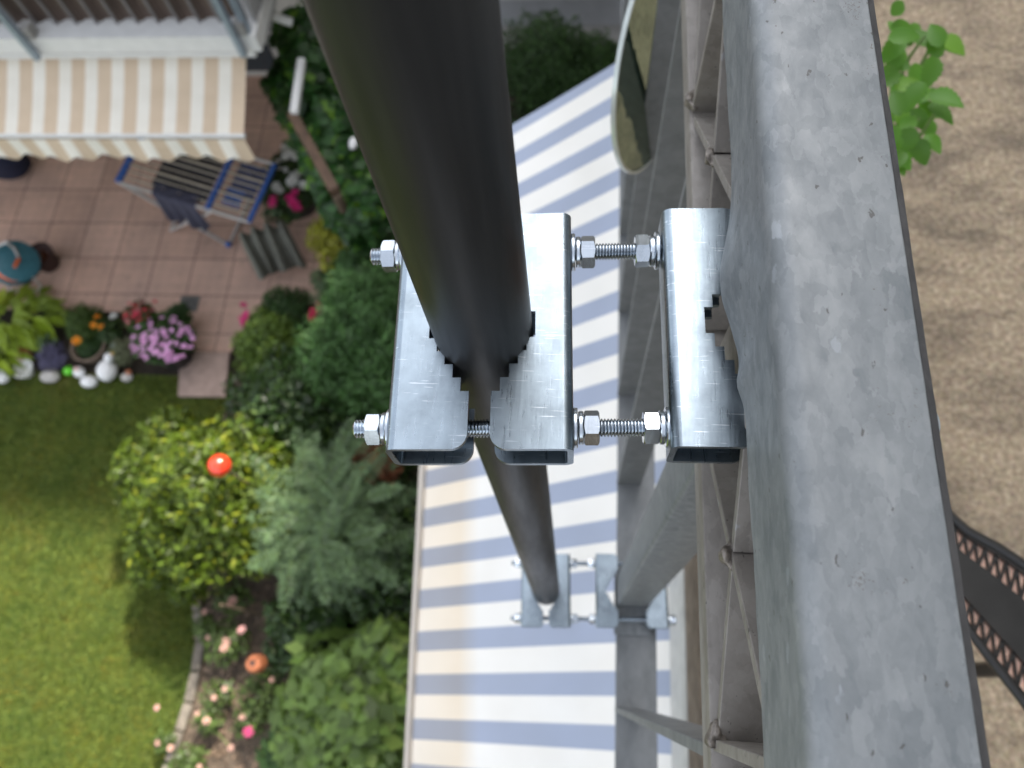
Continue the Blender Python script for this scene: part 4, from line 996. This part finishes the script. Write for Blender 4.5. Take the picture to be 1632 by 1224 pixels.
# grey-green pleated cover over a stool
def cover():
    o = empty('covered_stool', tuple(G(425, 378, 0)), 'stool under a pleated grey-green cloth at the right end of the drying rack', 'stool')
    z = .55; pa = G(378, 372, z); pb = G(452, 345, z); pc_ = G(470, 375, z)
    ux = (pb - pa); Lx = ux.length; ux = ux.normalized(); uy = Vector((ux.y, -ux.x, 0)); W_ = .45
    def f(a, b_):
        s = a; y = b_
        ple = math.sin(s * 2 * math.pi * 3.6)
        fall = max(0, y - .25) / .75
        p = pa + ux * (Lx * s) + uy * (W_ * (y * .85 + .12 * s) + .05 * ple * fall) + Vector((0, 0, .055 * ple - fall * .30 - .06 * (abs(s - .5) * 2) ** 3))
        return p + ux * (.03 * fall * math.sin(9 * s)), (a, b_)
    cloth('cloth', f, 60, 14, simple('grey_green_cloth', (.17, .17, .14), .95, 0, .15, 20), o)
    c = pa + ux * Lx * .5 + uy * .12
    MB().lathe([(.001, .30), (.12, .30), (.12, .27), (.001, .27)], 24, Matrix.Translation((c.x, c.y, 0))).build('seat', M_BARK, o)
    for k in range(3):
        a = k * 2.09; MB().tube([(c.x + .1 * math.cos(a), c.y + .1 * math.sin(a), .27), (c.x + .16 * math.cos(a), c.y + .16 * math.sin(a), 0.005)], .014, 8).build('leg', M_BARK, o)
cover()

# hose reel at the left edge
hr = empty('hose_reel', tuple(G(20, 415, 0)), 'hose reel cart with orange hose and teal disc at the left edge of the patio', 'hose reel')
M_TEAL = simple('teal_plastic', (.045, .16, .20), .4); M_ORH = simple('orange_hose', (.75, .14, .02), .45)
ca = G(-6, 410, .45); cb = G(18, 414, .45); axis = (cb - ca).normalized()
def ring_on(c, ax, r0, r1, n=32):
    o1 = ax.orthogonal().normalized(); o2 = ax.cross(o1)
    return [c + (o1 * math.cos(2 * math.pi * k / n) + o2 * math.sin(2 * math.pi * k / n)) * r1 for k in range(n)]
axis = Vector((.75, -.12, .65)).normalized()
def cyl(c, ax, prof, m, nm, n=36):
    mb = MB(); rings = [ring_on(c + ax * t_, ax, 0, r, n) for r, t_ in prof]; vs = [q for r_ in rings for q in r_]
    mb.add(vs, [(i * n + k, i * n + (k + 1) % n, (i + 1) * n + (k + 1) % n, (i + 1) * n + k) for i in range(len(prof) - 1) for k in range(n)])
    return mb.build(nm, m, hr, smooth=40)
cc = G(28, 415, .5)
cyl(cc, axis, [(.001, 0), (.20, 0), (.215, -.01), (.215, -.03), (.001, -.03)], M_TEAL, 'disc')
cyl(cc - axis * .24, axis, [(.001, 0), (.20, 0), (.215, -.01), (.215, -.03), (.001, -.03)], M_TEAL, 'disc')
pr = []
for i in range(7):
    for k in range(5): pr.append((.17 + .014 * math.sin(math.pi * k / 4), -.035 - .028 * i - .028 * k / 4))
cyl(cc, axis, pr, M_ORH, 'hose')
MB().tube([cc, cc + axis * .05, cc + axis * .05 + Vector((.0, -.1, .02))], .018, 8).build('crank', M_ORH, hr, smooth=50)
MB().tube([G(-5, 392, .75), G(10, 386, .75), G(22, 395, .6), G(40, 430, .35), G(66, 455, .1), G(60, 465, .06), G(15, 462, .06), G(12, 445, .15)], .015, 8).build('frame', M_WTUBE, hr, smooth=50)
MB().tube([G(50, 400, .3), G(62, 430, .2), G(40, 452, .08)], .03, 10).build('base', M_BLK, hr, smooth=50)
c = G(70, 413, .12); pb_ = empty('plant_pot', (c.x, c.y, 0), 'dark round pot next to the hose reel on the patio', 'pot')
MB().lathe([(.001, .004), (.11, .004), (.145, .22), (.155, .22), (.155, .19), (.125, .18), (.001, .16)], 28, Matrix.Translation((c.x, c.y, .004))).build('pot', simple('dark_brown_pot', (.045, .02, .018), .5), pb_, smooth=40)
foliage('soil', [((c.x, c.y, .17), (.1, .1, .02), 300)], .03, .02, RUST, pb_)
# patio bag / blue item under the awning left
c = G(8, 262, .3); pbn = empty('storage_bag', (c.x, c.y, 0), 'dark blue bag at the left edge under the beige awning', 'bag')
MB().blob((c.x - .1, c.y + .1, .22), .24, 3, .08, (1.2, .8, .9)).build('body', M_NAVY, pbn, smooth=80)
# garden chair shape in the dark recess under balcony
# small white plant label / lamp peeping beside the pole
q = G(563, 228, 2.2); wl = empty('garden_lamp', (q.x, q.y, 0), 'small white lamp head peeping out left of the black pole', 'lamp')
MB().blob(q, .06, 3, 0, (.6, 1.0, .5)).build('head', M_WPORC, wl, smooth=80); MB().tube([(q.x, q.y, 0), q], .012, 8).build('stand', M_BLK, wl)

# ------------------------------------------------------------------ BALCONY PLANT (right of the handrail)
def balcony_plant():
    base = Vector((.34, .45, HF)); o = empty('potted_herb', tuple(base), 'bright green leafy herb on the balcony floor, leaning out behind the handrail', 'potted plant')
    MB().lathe([(.001, .002), (.06, .002), (.085, .14), (.092, .14), (.092, .12), (.075, .12), (.001, .11)], 28, Matrix.Translation(base)).build('pot', M_TERRA, o, smooth=40)
    lf = MB(); st = MB()
    def leaf(p, d, nrm, L, W):
        d = (d - d.dot(nrm) * nrm).normalized(); s = nrm.cross(d); n = 14; L_ = []; R_ = []; C_ = []
        for i in range(n + 1):
            t_ = i / n; w_ = W * math.sin(math.pi * min(1, t_ ** .75)) ** .8 * (1 if i % 2 else .84) if 0 < i < n else 0
            c = p + d * L * t_ - nrm * (L * .25 * t_ * t_); C_.append(c)
            L_.append(c + s * w_ + nrm * (w_ * .30)); R_.append(c - s * w_ + nrm * (w_ * .30))
        vs = C_ + L_ + R_; k = n + 1
        fs = [(i, i + 1, k + i + 1, k + i) for i in range(n)] + [(i, 2 * k + i, 2 * k + i + 1, i + 1) for i in range(n)]
        lf.add(vs, fs)
    sp_ = [((1440, 60), (1418, 15)), ((1500, 60), (1520, 60)), ((1478, 75), (1470, 50)), ((1440, 60), (1430, 70)), ((1490, 90), (1495, 130)), ((1450, 110), (1425, 90)), ((1450, 110), (1480, 130)), ((1440, 150), (1430, 120)),
           ((1455, 165), (1500, 130)), ((1440, 165), (1425, 190)), ((1450, 175), (1475, 190)), ((1495, 175), (1500, 155)), ((1480, 190), (1500, 205)), ((1450, 230), (1500, 225)), ((1440, 240), (1430, 260)), ((1420, 25), (1440, 5)), ((1470, 160), (1490, 175)), ((1430, 110), (1415, 120)), ((1435, 210), (1450, 190)), ((1430, 200), (1415, 215)), ((1470, 130), (1450, 150)), ((1500, 75), (1490, 45)), ((1425, 140), (1450, 130)), ((1460, 205), (1440, 230)), ((1475, 215), (1500, 232)), ((1460, 100), (1475, 112)), ((1430, 170), (1455, 185)), ((1450, 60), (1460, 45)), ((1415, 60), (1432, 52)), ((1480, 150), (1505, 150)), ((1435, 185), (1430, 160)), ((1425, 235), (1445, 250))]
    for i, (pa, pb) in enumerate(sp_):
        h = .62 + .14 * random.random(); a = P(*pa, h); b = P(*pb, h - .01)
        d = (b - a).normalized(); L = random.uniform(.024, .037); nrm = Vector((random.uniform(-.4, .4) - .1, random.uniform(-.5, .2), 1)).normalized()
        leaf(a, d, nrm, L, L * .33)
        if i % 2: leaf(a + Vector((.004, -.003, -.012)), (d + Vector((random.uniform(-.9, .9), random.uniform(-.9, .9), 0))).normalized(), (nrm + Vector((random.uniform(-.4, .4), random.uniform(-.4, .4), 0))).normalized(), L * .9, L * .3)
    for (u, v) in ((1450, 90), (1480, 80), (1450, 160), (1440, 220), (1490, 180)):
        t_ = P(u, v, .70); st.tube([base + Vector((0, 0, .11)), base.lerp(t_, .5) + Vector((-.02, .02, .03)), t_, t_ + Vector((.01, .01, .02))], [.003, .0025, .002, .0012], 6)
    m = leafm('herb_leaf', (.12, .30, .03), .3, .4, .45, hue=(.25, .48, .06))
    lf.build('foliage', m, o, smooth=180); st.build('stem', M_STEMG, o, smooth=60)
balcony_plant()

# ------------------------------------------------------------------ BLACK BALCONY CHAIR (lower right)
def chair():
    h = .84; z = HC - h
    o = empty('balcony_chair', tuple(P(1640, 1000, 1.3)), 'black perforated balcony chair at the lower right behind the handrail', 'chair')
    M_CH = simple('black_chair_plastic', (.018, .017, .016), .35, 0, .3, 30)
    top = [P(u, v, h) for u, v in ((1490, 800), (1540, 845), (1590, 872), (1640, 905), (1720, 965), (1820, 1040))]
    bot = [P(u, v, h) for u, v in ((1480, 930), (1530, 985), (1580, 1052), (1632, 1118), (1700, 1215), (1780, 1330))]
    def along(pts, t_):
        n = len(pts) - 1; i = min(n - 1, int(t_ * n)); return pts[i].lerp(pts[i + 1], t_ * n - i)
    def pt(t_, s): return along(top, t_).lerp(along(bot, t_), s)
    th = Vector((0, 0, -.006))
    mb = MB()
    def strip(s0, s1, n=40, dz=0):
        for i in range(n):
            a, b, c, d = pt(i / n, s0), pt((i + 1) / n, s0), pt((i + 1) / n, s1), pt(i / n, s1); q = Vector((0, 0, dz))
            mb.add([a + q, b + q, c + q, d + q, a + q + th, b + q + th, c + q + th, d + q + th], [(0, 1, 2, 3), (4, 7, 6, 5), (0, 4, 5, 1), (2, 6, 7, 3), (1, 5, 6, 2), (3, 7, 4, 0)])
    strip(0, .07); strip(.27, .73); strip(.93, 1)
    # zig-zag webs forming triangular openings
    n = 15
    for s0, s1 in ((.06, .28), (.72, .94)):
        for i in range(n):
            t0 = i / n; t1 = (i + .5) / n; t2 = (i + 1) / n
            for (ta, sa, tb, sb) in ((t0, s0, t1, s1), (t1, s1, t2, s0)):
                mb.bar(pt(ta, sa) - Vector((0, 0, .003)), pt(tb, sb) - Vector((0, 0, .003)), .0022, .003)
    mb.build('seat', M_CH, o)
    rim = MB(); rim.tube([pt(i / 20, 0) for i in range(21)], .005, 8); rim.tube([pt(i / 20, 1) for i in range(21)], .005, 8); rim.tube([pt(0, i / 8) for i in range(9)], .005, 8); rim.build('rim', M_CH, o, smooth=50)
    pad = MB(); pts = [pt(i / 10, .05) for i in range(11)] + [pt(i / 10, .95) for i in range(10, -1, -1)]
    pad.add([p + Vector((0, 0, -.0065)) for p in pts] + [p + Vector((0, 0, -.022)) for p in pts], [tuple(range(22)), tuple(range(43, 21, -1))] + [(k, (k + 1) % 22, 22 + (k + 1) % 22, 22 + k) for k in range(22)])
    pad.build('seat_pad', simple('salmon_fabric', (.85, .55, .42), .9, 0, .2, 40), o)
    for (t_, s) in ((.15, .3), (.15, .6), (.6, .3), (.9, .22)):
        p = pt(t_, s); MB().tube([p - Vector((0, 0, .022)), Vector((p.x, p.y, HF))], .010, 10).build('leg', M_CH, o, smooth=50)
chair()
